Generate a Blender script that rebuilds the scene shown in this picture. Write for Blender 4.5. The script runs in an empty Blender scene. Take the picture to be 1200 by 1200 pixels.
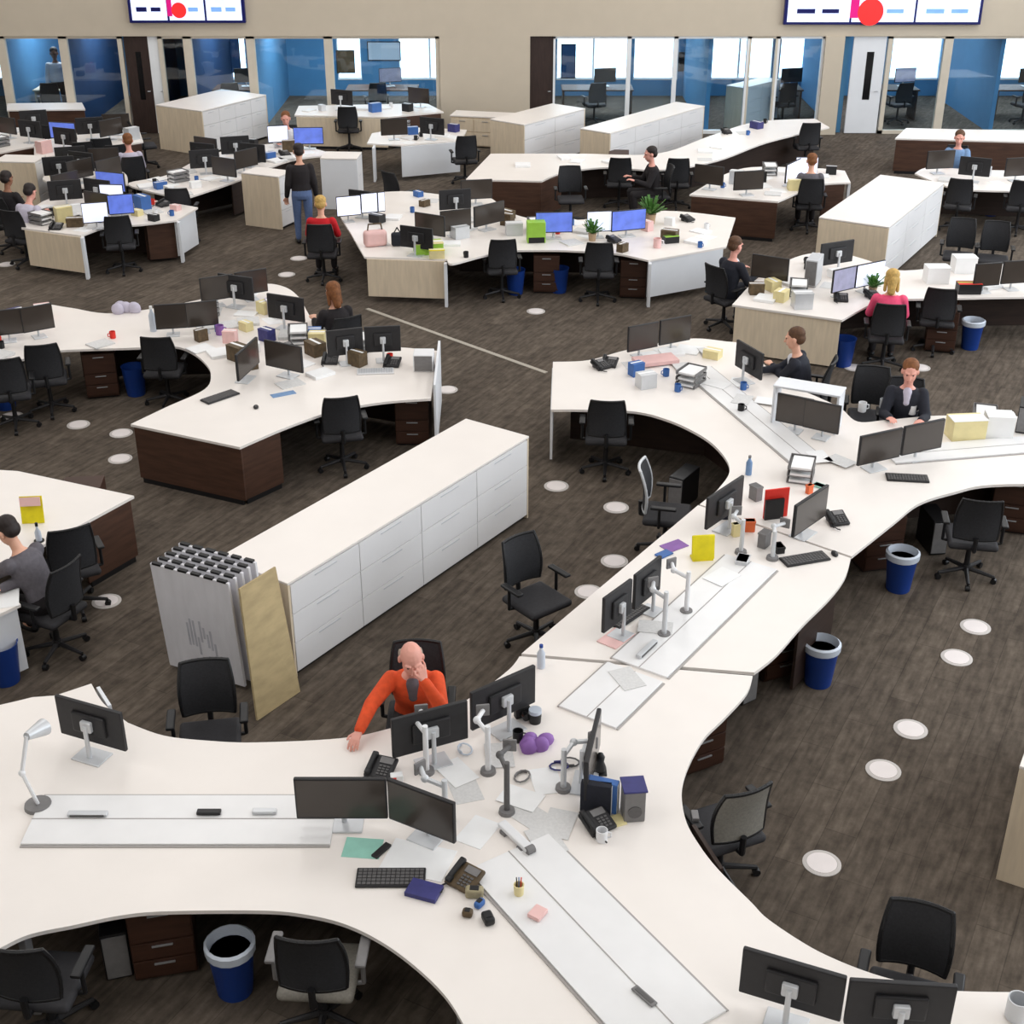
import bpy, bmesh, math, random
from mathutils import Vector, Matrix
random.seed(7)
SC = bpy.context.scene
COL = SC.collection
PI = math.pi

# ------------------------------------------------------------------ camera
CAM_H, FOC, HORIZON = 7.1, 1600.0, -230.0
PITCH = math.atan((600 - HORIZON) / FOC)
cam_data = bpy.data.cameras.new('camera')
cam = bpy.data.objects.new('camera', cam_data)
COL.objects.link(cam)
cam.location = (0, 0, CAM_H)
cam.rotation_euler = (PI / 2 - PITCH, 0, 0)
cam_data.sensor_width = 36.0
cam_data.lens = 36.0 * FOC / 1200.0
cam_data.clip_end = 300
SC.camera = cam


def W(px, py, z=0.0):
    """surveyed point of the photograph -> metres, on the horizontal plane at height z"""
    dx, dy = (px - 600) / FOC, (600 - py) / FOC
    d = Vector((dx, math.cos(PITCH) + dy * math.sin(PITCH), -math.sin(PITCH) + dy * math.cos(PITCH)))
    return Vector((0, 0, CAM_H)) + d * ((z - CAM_H) / d.z)


def WY(px, py, Y):
    """same, on the vertical plane at distance Y"""
    dx, dy = (px - 600) / FOC, (600 - py) / FOC
    d = Vector((dx, math.cos(PITCH) + dy * math.sin(PITCH), -math.sin(PITCH) + dy * math.cos(PITCH)))
    return Vector((0, 0, CAM_H)) + d * (Y / d.y)


# ------------------------------------------------------------------ materials
def lin(c):
    return tuple((v / 255 / 12.92 if v / 255 <= 0.04045 else ((v / 255 + 0.055) / 1.055) ** 2.4) for v in c) + (1.0,)


MATS = {}


def mat(name, rgb, rough=0.5, noise=0.06, scale=6.0, metal=0.0, spec=0.4, stretch=(1, 1, 1), emit=0.0):
    m = bpy.data.materials.new(name)
    m.use_nodes = True
    nt = m.node_tree
    b = nt.nodes['Principled BSDF']
    b.inputs['Roughness'].default_value = rough
    b.inputs['Metallic'].default_value = metal
    b.inputs['Specular IOR Level'].default_value = spec
    c = lin(rgb)
    if noise > 0:
        tc = nt.nodes.new('ShaderNodeTexCoord')
        mp = nt.nodes.new('ShaderNodeMapping')
        mp.inputs['Scale'].default_value = stretch
        nz = nt.nodes.new('ShaderNodeTexNoise')
        nz.inputs['Scale'].default_value = scale
        nz.inputs['Detail'].default_value = 4
        rp = nt.nodes.new('ShaderNodeValToRGB')
        rp.color_ramp.elements[0].position = 0.3
        rp.color_ramp.elements[1].position = 0.7
        rp.color_ramp.elements[0].color = tuple(v * (1 - noise) for v in c[:3]) + (1,)
        rp.color_ramp.elements[1].color = tuple(min(1, v * (1 + noise)) for v in c[:3]) + (1,)
        nt.links.new(tc.outputs['Object'], mp.inputs['Vector'])
        nt.links.new(mp.outputs['Vector'], nz.inputs['Vector'])
        nt.links.new(nz.outputs['Fac'], rp.inputs['Fac'])
        nt.links.new(rp.outputs['Color'], b.inputs['Base Color'])
    else:
        b.inputs['Base Color'].default_value = c
    if emit > 0:
        b.inputs['Emission Color'].default_value = c
        b.inputs['Emission Strength'].default_value = emit
    MATS[name] = m
    return m


mat('laminate', (238, 231, 225), 0.38, 0.015, 3)
mat('laminate_edge', (215, 208, 198), 0.5, 0.02, 3)
mat('tray_lid', (233, 232, 232), 0.3, 0.02, 5)
mat('seam_grey', (166, 161, 158), 0.6, 0.0)
mat('walnut', (74, 50, 38), 0.5, 0.25, 3, stretch=(1, 1, 9))
mat('walnut_dark', (48, 34, 28), 0.55, 0.25, 3, stretch=(1, 1, 9))
mat('drawer_brown', (62, 38, 27), 0.5, 0.2, 3, stretch=(1, 1, 8))
mat('maple', (222, 205, 180), 0.5, 0.07, 3, stretch=(8, 8, 1))
mat('white_panel', (226, 228, 232), 0.45, 0.02, 3)
mat('file_white', (232, 230, 230), 0.42, 0.02, 2)
mat('file_top', (238, 231, 225), 0.4, 0.015, 2)
mat('steel', (178, 180, 184), 0.35, 0.04, 10, metal=0.7)
mat('silver', (205, 207, 210), 0.35, 0.03, 10, metal=0.25)
mat('black', (24, 24, 26), 0.45, 0.1, 20)
mat('black_mesh', (38, 38, 41), 0.8, 0.2, 60)
mat('charcoal', (44, 43, 46), 0.75, 0.12, 30)
mat('grey_mesh', (128, 124, 116), 0.8, 0.12, 60)
mat('dark_plastic', (36, 35, 37), 0.5, 0.1, 20)
mat('grey_plastic', (120, 118, 118), 0.5, 0.08, 20)
mat('key_grey', (92, 90, 90), 0.6, 0.08, 40)
mat('white_plastic', (228, 228, 230), 0.4, 0.02, 10)
mat('screen_off', (62, 55, 50), 0.22, 0.1, 2, spec=0.6)
mat('screen_white', (226, 232, 255), 0.3, 0.05, 3, emit=0.75)
mat('screen_blue', (88, 108, 190), 0.3, 0.35, 6, emit=0.8)
mat('screen_grey', (150, 152, 176), 0.3, 0.2, 8, emit=0.35)
mat('screen_news', (205, 215, 250), 0.3, 0.25, 3, emit=1.0)
mat('picture_red', (232, 40, 40), 0.3, 0.1, 3, emit=1.0)
mat('picture_magenta', (190, 20, 110), 0.3, 0.1, 3, emit=0.8)
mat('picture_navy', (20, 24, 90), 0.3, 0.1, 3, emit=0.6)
mat('picture_sky', (110, 150, 235), 0.3, 0.2, 3, emit=0.9)
mat('bin_blue', (24, 62, 142), 0.45, 0.06, 5)
mat('liner', (196, 204, 216), 0.35, 0.06, 12)
mat('paper', (240, 240, 240), 0.7, 0.02, 8)
mat('newsprint', (212, 211, 210), 0.8, 0.07, 40)
mat('card_blue', (60, 104, 170), 0.5, 0.08, 8)
mat('card_red', (222, 52, 40), 0.5, 0.06, 8)
mat('card_orange', (226, 108, 60), 0.5, 0.06, 8)
mat('card_yellow', (222, 206, 18), 0.5, 0.12, 9)
mat('card_purple', (140, 98, 168), 0.6, 0.1, 9)
mat('card_navy', (54, 54, 112), 0.5, 0.15, 14)
mat('card_green', (150, 196, 70), 0.5, 0.08, 8)
mat('card_teal', (150, 204, 188), 0.5, 0.08, 8)
mat('card_pink', (232, 190, 186), 0.5, 0.05, 8)
mat('card_cream', (228, 214, 160), 0.5, 0.06, 8)
mat('cardboard', (184, 164, 124), 0.8, 0.12, 5, stretch=(1, 1, 3))
mat('foam_board', (226, 225, 230), 0.6, 0.05, 3, stretch=(4, 4, 1))
mat('sketch_grey', (186, 186, 194), 0.7, 0.12, 6)
mat('brown_item', (88, 72, 50), 0.6, 0.3, 14)
mat('khaki', (160, 150, 120), 0.6, 0.2, 14)
mat('leaf', (72, 118, 48), 0.55, 0.2, 12)
mat('terracotta', (176, 150, 120), 0.7, 0.08, 8)
mat('skin', (226, 172, 146), 0.5, 0.04, 14)
mat('skin_pink', (228, 164, 148), 0.5, 0.04, 14)
mat('skin_brown', (150, 104, 80), 0.5, 0.04, 14)
mat('eye', (40, 30, 28), 0.3, 0.0)
mat('lip', (176, 96, 88), 0.5, 0.0)
mat('hair_brown', (88, 60, 40), 0.7, 0.3, 30)
mat('hair_auburn', (120, 74, 40), 0.7, 0.3, 30)
mat('hair_dark', (38, 28, 26), 0.6, 0.3, 30)
mat('hair_blond', (196, 160, 92), 0.7, 0.25, 30)
mat('hair_grey', (168, 152, 138), 0.8, 0.2, 30)
mat('cloth_orange', (222, 82, 40), 0.85, 0.12, 18)
mat('cloth_suit', (34, 36, 46), 0.85, 0.12, 25)
mat('cloth_pink', (236, 84, 124), 0.85, 0.06, 20)
mat('cloth_red', (192, 24, 34), 0.85, 0.08, 20)
mat('cloth_grey', (96, 92, 98), 0.9, 0.12, 30)
mat('cloth_white', (226, 226, 232), 0.85, 0.04, 20)
mat('cloth_lilac', (196, 190, 206), 0.85, 0.05, 20)
mat('cloth_dark', (36, 32, 34), 0.9, 0.12, 25)
mat('cloth_blue', (118, 148, 186), 0.85, 0.08, 20)
mat('denim', (92, 112, 152), 0.9, 0.1, 30)
mat('wall_paint', (198, 186, 168), 0.8, 0.02, 3)
mat('side_paint', (205, 200, 192), 0.8, 0.02, 3)
mat('ceiling_tile', (180, 178, 176), 0.85, 0.02, 3)
mat('mullion', (206, 196, 180), 0.5, 0.03, 5)
mat('mullion_white', (232, 234, 236), 0.45, 0.02, 5)
mat('office_blue', (74, 128, 168), 0.8, 0.05, 3)
mat('office_navy', (38, 72, 112), 0.8, 0.08, 3)
mat('office_pale', (176, 192, 206), 0.8, 0.03, 3)
mat('door_brown', (52, 38, 34), 0.5, 0.2, 4, stretch=(6, 6, 1))
mat('outlet', (232, 224, 222), 0.5, 0.03, 6)
mat('outlet_ring', (196, 190, 186), 0.5, 0.03, 6)
mat('track', (172, 164, 152), 0.5, 0.03, 6)
mat('black_gloss', (14, 14, 16), 0.25, 0.05, 6)

# glass
m = bpy.data.materials.new('glass_pane')
m.use_nodes = True
nt = m.node_tree
nt.nodes.remove(nt.nodes['Principled BSDF'])
tr = nt.nodes.new('ShaderNodeBsdfTransparent')
tr.inputs['Color'].default_value = (0.86, 0.93, 0.97, 1)
gl = nt.nodes.new('ShaderNodeBsdfGlossy')
gl.inputs['Roughness'].default_value = 0.03
mx = nt.nodes.new('ShaderNodeMixShader')
mx.inputs['Fac'].default_value = 0.06
nt.links.new(tr.outputs[0], mx.inputs[1])
nt.links.new(gl.outputs[0], mx.inputs[2])
nt.links.new(mx.outputs[0], nt.nodes['Material Output'].inputs['Surface'])
MATS['glass_pane'] = m

# carpet planks
m = bpy.data.materials.new('carpet')
m.use_nodes = True
nt = m.node_tree
b = nt.nodes['Principled BSDF']
b.inputs['Roughness'].default_value = 0.95
b.inputs['Specular IOR Level'].default_value = 0.1
tc = nt.nodes.new('ShaderNodeTexCoord')


def mapped(scale, rot=0.0):
    mp = nt.nodes.new('ShaderNodeMapping')
    mp.inputs['Scale'].default_value = scale
    mp.inputs['Rotation'].default_value = (0, 0, rot)
    nt.links.new(tc.outputs['Object'], mp.inputs['Vector'])
    return mp


mpr = nt.nodes.new('ShaderNodeMapping')
mpr.inputs['Rotation'].default_value = (0, 0, math.radians(-62))
nt.links.new(tc.outputs['Object'], mpr.inputs['Vector'])
br = nt.nodes.new('ShaderNodeTexBrick')
br.inputs['Scale'].default_value = 1.0
br.inputs['Brick Width'].default_value = 1.0
br.inputs['Row Height'].default_value = 0.25
br.inputs['Mortar Size'].default_value = 0.004
br.inputs['Color1'].default_value = (0.090, 0.074, 0.061, 1)
br.inputs['Color2'].default_value = (0.120, 0.099, 0.081, 1)
br.inputs['Mortar'].default_value = (0.078, 0.064, 0.053, 1)
nt.links.new(mpr.outputs[0], br.inputs['Vector'])
mps = nt.nodes.new('ShaderNodeMapping')
mps.inputs['Scale'].default_value = (3.0, 17, 1)
nt.links.new(mpr.outputs[0], mps.inputs['Vector'])
nz = nt.nodes.new('ShaderNodeTexNoise')
nz.inputs['Scale'].default_value = 1.0
nz.inputs['Detail'].default_value = 5
nt.links.new(mps.outputs[0], nz.inputs['Vector'])
rp = nt.nodes.new('ShaderNodeValToRGB')
rp.color_ramp.elements[0].position, rp.color_ramp.elements[1].position = 0.35, 0.68
rp.color_ramp.elements[0].color = (0.74, 0.73, 0.72, 1)
rp.color_ramp.elements[1].color = (1.24, 1.23, 1.21, 1)
nt.links.new(nz.outputs['Fac'], rp.inputs['Fac'])
mul = nt.nodes.new('ShaderNodeMixRGB')
mul.blend_type = 'MULTIPLY'
mul.inputs['Fac'].default_value = 1.0
nt.links.new(br.outputs['Color'], mul.inputs['Color1'])
nt.links.new(rp.outputs['Color'], mul.inputs['Color2'])
nf = nt.nodes.new('ShaderNodeTexNoise')
nf.inputs['Scale'].default_value = 7.0
nf.inputs['Detail'].default_value = 6
nf.inputs['Roughness'].default_value = 0.7
nt.links.new(tc.outputs['Object'], nf.inputs['Vector'])
rf_ = nt.nodes.new('ShaderNodeValToRGB')
rf_.color_ramp.elements[0].position, rf_.color_ramp.elements[1].position = 0.35, 0.65
rf_.color_ramp.elements[0].color = (0.80, 0.79, 0.78, 1)
rf_.color_ramp.elements[1].color = (1.18, 1.17, 1.15, 1)
nt.links.new(nf.outputs['Fac'], rf_.inputs['Fac'])
mul2 = nt.nodes.new('ShaderNodeMixRGB')
mul2.blend_type = 'MULTIPLY'
mul2.inputs['Fac'].default_value = 1.0
nt.links.new(mul.outputs[0], mul2.inputs['Color1'])
nt.links.new(rf_.outputs['Color'], mul2.inputs['Color2'])
nt.links.new(mul2.outputs[0], b.inputs['Base Color'])
MATS['carpet'] = m


# ------------------------------------------------------------------ mesh helpers
class MB:
    """gathers simple solids into one mesh"""

    def __init__(self):
        self.bm = bmesh.new()

    def _take(self, tmp, M=None, smooth=True):
        if smooth:
            for f in tmp.faces:
                f.smooth = True
        if M is not None:
            bmesh.ops.transform(tmp, matrix=M, verts=tmp.verts)
        me = bpy.data.meshes.new('t')
        tmp.to_mesh(me)
        tmp.free()
        self.bm.from_mesh(me)
        bpy.data.meshes.remove(me)
        return self

    def box(self, c, s, bev=0.0, rot=None, seg=2):
        t = bmesh.new()
        bmesh.ops.create_cube(t, size=1.0)
        bmesh.ops.scale(t, vec=s, verts=t.verts)
        if bev > 0:
            for f in t.faces:
                f.smooth = False
            nf = bmesh.ops.bevel(t, geom=list(t.edges), offset=min(bev, 0.49 * min(s)), segments=seg, affect='EDGES', profile=0.5)
            for f in nf['faces']:
                f.smooth = True
        return self._take(t, (Matrix.Translation(c) @ rot.to_4x4()) if rot is not None else Matrix.Translation(c), False)

    def cyl(self, p0, p1, r0, r1=None, n=16, caps=True):
        p0, p1 = Vector(p0), Vector(p1)
        r1 = r0 if r1 is None else r1
        t = bmesh.new()
        d = p1 - p0
        bmesh.ops.create_cone(t, cap_ends=caps, segments=n, radius1=r0, radius2=r1, depth=d.length)
        M = Matrix.Translation((p0 + p1) / 2) @ d.to_track_quat('Z', 'Y').to_matrix().to_4x4()
        return self._take(t, M)

    def sph(self, c, r, n=14):
        t = bmesh.new()
        bmesh.ops.create_uvsphere(t, u_segments=n, v_segments=max(6, n // 2 + 2), radius=1.0)
        r = (r, r, r) if not isinstance(r, (tuple, list)) else r
        return self._take(t, Matrix.Translation(c) @ Matrix.Diagonal((*r, 1)))

    def tube(self, pts, r, n=8):
        pts = [Vector(p) for p in pts]
        for a, c in zip(pts, pts[1:]):
            self.cyl(a, c, r, r, n)
        for p in pts[1:-1]:
            self.sph(p, r * 1.0, 8)
        return self

    def prism(self, pts, z0, z1):
        t = bmesh.new()
        lo = [t.verts.new((p[0], p[1], z0)) for p in pts]
        hi = [t.verts.new((p[0], p[1], z1)) for p in pts]
        n = len(pts)
        t.faces.new(list(reversed(lo)))
        t.faces.new(hi)
        for i in range(n):
            t.faces.new((lo[i], lo[(i + 1) % n], hi[(i + 1) % n], hi[i]))
        bmesh.ops.recalc_face_normals(t, faces=t.faces)
        return self._take(t)

    def lathe(self, prof, n=20, c=(0, 0, 0)):
        t = bmesh.new()
        rings = []
        for r, z in prof:
            rings.append([t.verts.new((r * math.cos(2 * PI * k / n), r * math.sin(2 * PI * k / n), z)) for k in range(n)])
        for a, bq in zip(rings, rings[1:]):
            for k in range(n):
                t.faces.new((a[k], a[(k + 1) % n], bq[(k + 1) % n], bq[k]))
        t.faces.new(list(reversed(rings[0])))
        t.faces.new(rings[-1])
        bmesh.ops.recalc_face_normals(t, faces=t.faces)
        return self._take(t, Matrix.Translation(c))

    def mesh(self, name, smooth=True):
        me = bpy.data.meshes.new(name)
        self.bm.to_mesh(me)
        self.bm.free()
        if not smooth:
            for p in me.polygons:
                p.use_smooth = False
        else:
            flat = [p.use_smooth for p in me.polygons]
            me.set_sharp_from_angle(angle=math.radians(38))
            me.polygons.foreach_set('use_smooth', flat)
        return me

    def build(self, name, material, parent=None, smooth=True):
        return link(name, self.mesh(name, smooth), material, parent)


def link(name, me, material, parent=None):
    o = bpy.data.objects.new(name, me)
    COL.objects.link(o)
    if parent is not None:
        o.parent = parent
    if material is not None:
        mm = MATS[material] if isinstance(material, str) else material
        if len(me.materials) == 0:
            me.materials.append(mm)
        else:
            o.material_slots[0].link = 'OBJECT'
            o.material_slots[0].material = mm
    return o


def thing(name, label, cat, loc=(0, 0, 0), rz=0.0, group=None):
    o = bpy.data.objects.new(name, None)
    o.empty_display_size = 0.1
    COL.objects.link(o)
    o.location = loc
    o.rotation_euler = (0, 0, rz)
    return tag(o, label, cat, group)


def tag(o, label, cat, group=None):
    o['label'] = label
    o['category'] = cat
    if group:
        o['group'] = group
    return o


def structure(o):
    o['kind'] = 'structure'
    return o


def copy_tree(src, parent=None):
    c = src.copy()
    COL.objects.link(c)
    if parent is not None:
        c.parent = parent
    for ch in list(src.children):
        copy_tree(ch, c)
    return c


PROTO = {}


def place(kind, label, cat, loc, rz=0.0, group=None, mats=None, scale=None):
    """first use builds the thing, later uses copy it and its parts"""
    name, maker = KINDS[kind]
    if kind not in PROTO:
        root = thing(name, label, cat)
        maker(root)
        PROTO[kind] = root
    else:
        root = copy_tree(PROTO[kind])
        for o in root.children_recursive:
            for sl in o.material_slots:
                sl.link = 'DATA'
    root.location = loc
    root.rotation_euler = (0, 0, rz)
    if scale:
        root.scale = scale if isinstance(scale, (tuple, list)) else (scale,) * 3
    root['label'] = label
    root['category'] = cat
    if 'group' in root:
        del root['group']
    if group:
        root['group'] = group
    if mats:
        def walk(o):
            for ch in o.children:
                k = ch.name.split('.')[0]
                if k in mats:
                    ch.material_slots[0].link = 'OBJECT'
                    ch.material_slots[0].material = MATS[mats[k]]
                walk(ch)
        walk(root)
    return root


def face(p, q):
    """turn that points a thing's front (-Y) from p towards q"""
    return math.atan2(q[1] - p[1], q[0] - p[0]) + PI / 2


def smooth_outline(pts, z, sub=6):
    """points of the photo -> plan outline; a third value marks a sharp corner"""
    P = [(W(p[0], p[1], z), len(p) > 2) for p in pts]
    n = len(P)
    out = []
    for i in range(n):
        p1, c1 = P[i]
        p2, c2 = P[(i + 1) % n]
        p0 = P[i - 1][0] if not c1 else p1
        p3 = P[(i + 2) % n][0] if not c2 else p2
        steps = 1 if (c1 and c2) else sub
        for k in range(steps):
            t = k / steps
            q = 0.5 * ((2 * p1) + (p2 - p0) * t + (2 * p0 - 5 * p1 + 4 * p2 - p3) * t * t + (3 * p1 - p0 - 3 * p2 + p3) * t ** 3)
            out.append((q.x, q.y))
    return out


# ------------------------------------------------------------------ people
class Blob:
    """overlapping closed forms melted into one continuous surface"""

    def __init__(self):
        self.bm = bmesh.new()

    def loft(self, rings):
        bm = self.bm
        vs = [[bm.verts.new(p) for p in r] for r in rings]
        n = len(vs[0])
        for a, c in zip(vs, vs[1:]):
            for k in range(n):
                bm.faces.new((a[k], a[(k + 1) % n], c[(k + 1) % n], c[k]))
        bm.faces.new(list(reversed(vs[0])))
        bm.faces.new(vs[-1])
        return self

    def cap(self, p0, r0, p1, r1, n=12):
        p0, p1 = Vector(p0), Vector(p1)
        d = (p1 - p0)
        if d.length < 1e-5:
            d = Vector((0, 0, 1e-4))
        d.normalize()
        a = d.orthogonal().normalized()
        c = d.cross(a)
        rings = []
        prof = [(p0 - d * r0 * math.cos(t), r0 * math.sin(t)) for t in (0.25, 0.7, 1.15)] + [(p0, r0), (p1, r1)] + \
               [(p1 + d * r1 * math.cos(t), r1 * math.sin(t)) for t in (1.15, 0.7, 0.25)]
        for q, r in prof:
            rings.append([q + (a * math.cos(2 * PI * k / n) + c * math.sin(2 * PI * k / n)) * r for k in range(n)])
        return self.loft(rings)

    def ell(self, c, r, M=None, n=14):
        c = Vector(c)
        rings = []
        for j in range(1, 9):
            t = PI * j / 9
            ring = []
            for k in range(n):
                v = Vector((r[0] * math.sin(t) * math.cos(2 * PI * k / n), r[1] * math.sin(t) * math.sin(2 * PI * k / n), -r[2] * math.cos(t)))
                ring.append(c + (M @ v if M is not None else v))
            rings.append(ring)
        return self.loft(rings)

    def melt(self, name, material, parent, voxel, it=3):
        bmesh.ops.recalc_face_normals(self.bm, faces=self.bm.faces)
        me = bpy.data.meshes.new('t')
        self.bm.to_mesh(me)
        self.bm.free()
        o = bpy.data.objects.new('t', me)
        COL.objects.link(o)
        r = o.modifiers.new('r', 'REMESH')
        r.mode = 'VOXEL'
        r.voxel_size = voxel
        s = o.modifiers.new('s', 'SMOOTH')
        s.factor = 0.5
        s.iterations = it
        dg = bpy.context.evaluated_depsgraph_get()
        dg.update()
        out = bpy.data.meshes.new_from_object(o.evaluated_get(dg))
        bpy.data.objects.remove(o)
        out.name = name
        for p in out.polygons:
            p.use_smooth = True
        out.materials.clear()
        return link(name, out, material, parent)


def ik(s, t, l1, l2, pole):
    d = t - s
    L = min(d.length, (l1 + l2) * 0.995)
    dn = d.normalized()
    t = s + dn * L
    a = (l1 * l1 - l2 * l2 + L * L) / (2 * L)
    h = math.sqrt(max(1e-6, l1 * l1 - a * a))
    pv = pole - dn * pole.dot(dn)
    pv.normalize()
    return s + dn * a + pv * h, t


def person(label, head_px, head_z, look, shirt, trousers='cloth_dark', hair='hair_brown', skin='skin', lean=10,
           hands=None, sitting=True, long_hair=False, bald=False, collar=None, head_pitch=12, voxel=0.009, head_turn=0.0, face_hand=None, poles=None):
    """head_px: where the head is in the photo; look: point of the floor plan the body faces; hands: two world points"""
    root = thing('person', label, 'person')
    hz = 0.53 if sitting else 0.93
    la = math.radians(lean)
    u = Vector((0, -math.sin(la), math.cos(la)))
    fwd = Vector((0, -math.cos(la), -math.sin(la)))
    hip = Vector((0, 0, hz))
    neck = hip + u * 0.52
    hp = math.radians(head_pitch)
    hu = Vector((0, -math.sin(hp), math.cos(hp)))
    hc = neck + u * 0.06 + hu * 0.155
    HW = W(head_px[0], head_px[1], head_z)
    rz = face(HW, look)
    R = Matrix.Rotation(rz, 3, 'Z')
    root.rotation_euler = (0, 0, rz)
    off = R @ Vector((hc.x, hc.y, 0))
    base = Vector((HW.x - off.x, HW.y - off.y, head_z - hc.z))
    base.z = max(0.0, min(0.06, base.z))
    root.location = base
    inv = R.transposed()

    def loc(w):
        return inv @ (Vector(w) - base)

    # legs
    legs = []
    for s in (-1, 1):
        h = hip + Vector((0.095 * s, 0, -0.03))
        if sitting:
            kn = Vector((0.13 * s, -0.44, hz + 0.0))
            an = Vector((0.13 * s, -0.38, 0.09))
        else:
            kn = Vector((0.10 * s, -0.03 - 0.03 * s, 0.50))
            an = Vector((0.105 * s, 0.02 - 0.07 * s, 0.09))
        legs.append((h, kn, an, an + Vector((0.02 * s, -0.16, -0.045))))
    arms = []
    for i, s in enumerate((-1, 1)):
        sh = hip + u * 0.455 + Vector((0.175 * s, 0, 0))
        if face_hand == s:
            tgt = hc + Vector((0.105 * s, -0.135, -0.115))
            pole = Vector((0.6 * s, -0.6, -0.9))
        elif hands and hands[i] is not None:
            tgt = loc(hands[i])
            pole = Vector((0.7 * s, 0.5, -0.6))
        elif sitting:
            tgt = Vector((0.17 * s, -0.42, 0.80 - base.z))
            pole = Vector((0.4 * s, 0.4, -0.9))
        else:
            tgt = Vector((0.26 * s, -0.10, 0.86))
            pole = Vector((0.2 * s, 1, 0))
        if poles and poles[i] is not None:
            pole = Vector(poles[i])
        el, wr = ik(sh, tgt, 0.29, 0.265, pole)
        arms.append((s, sh, el, wr))

    def torso(b, g, top=True):
        prof = [(-0.09, 0.135, 0.095), (-0.03, 0.165, 0.115), (0.06, 0.16, 0.11), (0.17, 0.142, 0.102), (0.30, 0.16, 0.118), (0.40, 0.172, 0.115),
                (0.47, 0.155, 0.09), (0.51, 0.09, 0.065)]
        if top:
            prof.append((0.545, 0.055, 0.055))
        rings = []
        for t, rx, ry in prof:
            c = hip + u * t
            rings.append([c + Vector((1, 0, 0)) * (rx + g) * math.cos(2 * PI * k / 18) + fwd * (ry + g) * math.sin(2 * PI * k / 18) for k in range(18)])
        b.loft(rings)

    # body
    b = Blob()
    torso(b, 0.0)
    b.cap(neck - u * 0.03, 0.056, neck + u * 0.07 + hu * 0.03, 0.052)
    tq = Matrix.Rotation(head_turn, 3, 'Z') @ Matrix.Rotation(hp, 3, 'X')

    def hd(x, y, z):
        return hc + tq @ (Vector((x, y, z)) * 1.14)

    b.ell(hd(0, 0.012, 0.025), (0.0866, 0.1094, 0.1049), tq)
    b.ell(hd(0, -0.018, -0.035), (0.0730, 0.0866, 0.0969), tq)
    b.cap(hd(0, -0.055, -0.092), 0.030, hd(0, -0.040, -0.085), 0.036)
    b.cap(hd(0, -0.088, 0.012), 0.010, hd(0, -0.112, -0.030), 0.015)
    b.cap(hd(0, -0.088, -0.062), 0.016, hd(0, -0.070, -0.062), 0.020)
    for s in (-1, 1):
        b.ell(hd(0.079 * s, 0.012, -0.010), (0.0148, 0.0251, 0.0388), tq)
        b.cap(hd(0.018 * s, -0.090, 0.030), 0.009, hd(0.05 * s, -0.074, 0.030), 0.009)
    for s, sh, el, wr in arms:
        b.cap(sh, 0.052, el, 0.040)
        b.cap(el, 0.040, wr, 0.027)
        d = (wr - el).normalized()
        if face_hand == s:
            d = (hd(0.055 * s, -0.085, 0.02) - wr).normalized()
        side = d.cross(Vector((0, 0, 1)))
        side = side.normalized() if side.length > 0.2 else Vector((1, 0, 0))
        nrm = side.cross(d).normalized()
        for q in (-0.026, -0.009, 0.009, 0.026):
            b.cap(wr + d * 0.01 + side * q * 0.6, 0.016, wr + d * 0.085 + side * q, 0.013)
        for q, L in ((-0.033, 0.062), (-0.011, 0.076), (0.011, 0.082), (0.033, 0.072)):
            k = wr + d * 0.088 + side * q
            m1 = k + (d * 0.9 - nrm * 0.25).normalized() * L * 0.55 + side * q * 0.15
            m2 = m1 + (d * 0.7 - nrm * 0.7).normalized() * L * 0.5
            b.cap(k, 0.0095, m1, 0.0088)
            b.cap(m1, 0.0088, m2, 0.008)
        ts = side * (-s)
        k0 = wr + d * 0.03 + ts * 0.026
        k1 = k0 + (d * 0.7 + ts * 0.7).normalized() * 0.042
        b.cap(k0, 0.014, k1, 0.0105)
        b.cap(k1, 0.0105, k1 + (d * 0.95 + ts * 0.1).normalized() * 0.034, 0.009)
    for h, kn, an, toe in legs:
        b.cap(h, 0.078, kn, 0.055)
        b.cap(kn, 0.055, an, 0.036)
        b.cap(an, 0.036, toe, 0.030)
    body = b.melt('body', skin, root, voxel)
    # clothing
    b = Blob()
    torso(b, 0.016, top=False)
    for s, sh, el, wr in arms:
        b.cap(sh - u * 0.005, 0.074, el, 0.060)
        b.cap(el, 0.060, el + (wr - el) * 0.93, 0.045)
    nm = 'jacket' if collar else 'shirt'
    b.melt(nm, shirt, root, 0.012)
    if collar:
        t = Blob()
        t.cap(hip + u * 0.49 + fwd * 0.070, 0.055, hip + u * 0.37 + fwd * 0.108, 0.042)
        t.melt('shirt_front', collar, root, 0.009)
    b = Blob()
    rings = []
    for t, rx, ry in ((-0.10, 0.15, 0.11), (-0.03, 0.185, 0.135), (0.05, 0.178, 0.128), (0.10, 0.165, 0.12)):
        c = hip + u * t
        rings.append([c + Vector((1, 0, 0)) * rx * math.cos(2 * PI * k / 18) + fwd * ry * math.sin(2 * PI * k / 18) for k in range(18)])
    b.loft(rings)
    for h, kn, an, toe in legs:
        b.cap(h, 0.094, kn, 0.070)
        b.cap(kn, 0.070, kn + (an - kn) * 0.93, 0.052)
    b.melt('trousers', trousers, root, 0.013)
    for h, kn, an, toe in legs:
        b = Blob()
        b.cap(an + Vector((0, 0.02, -0.035)), 0.045, toe, 0.042)
        b.melt('shoe', 'black', root, 0.012)
    # face and hair
    for s in (-1, 1):
        MB().sph(hd(0.031 * s, -0.0835, 0.012), (0.0105, 0.0075, 0.007), 10).build('eye', 'eye', root)
    MB().sph(hd(0, -0.090, -0.063), (0.023, 0.007, 0.007), 10).build('mouth', 'lip', root)
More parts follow.
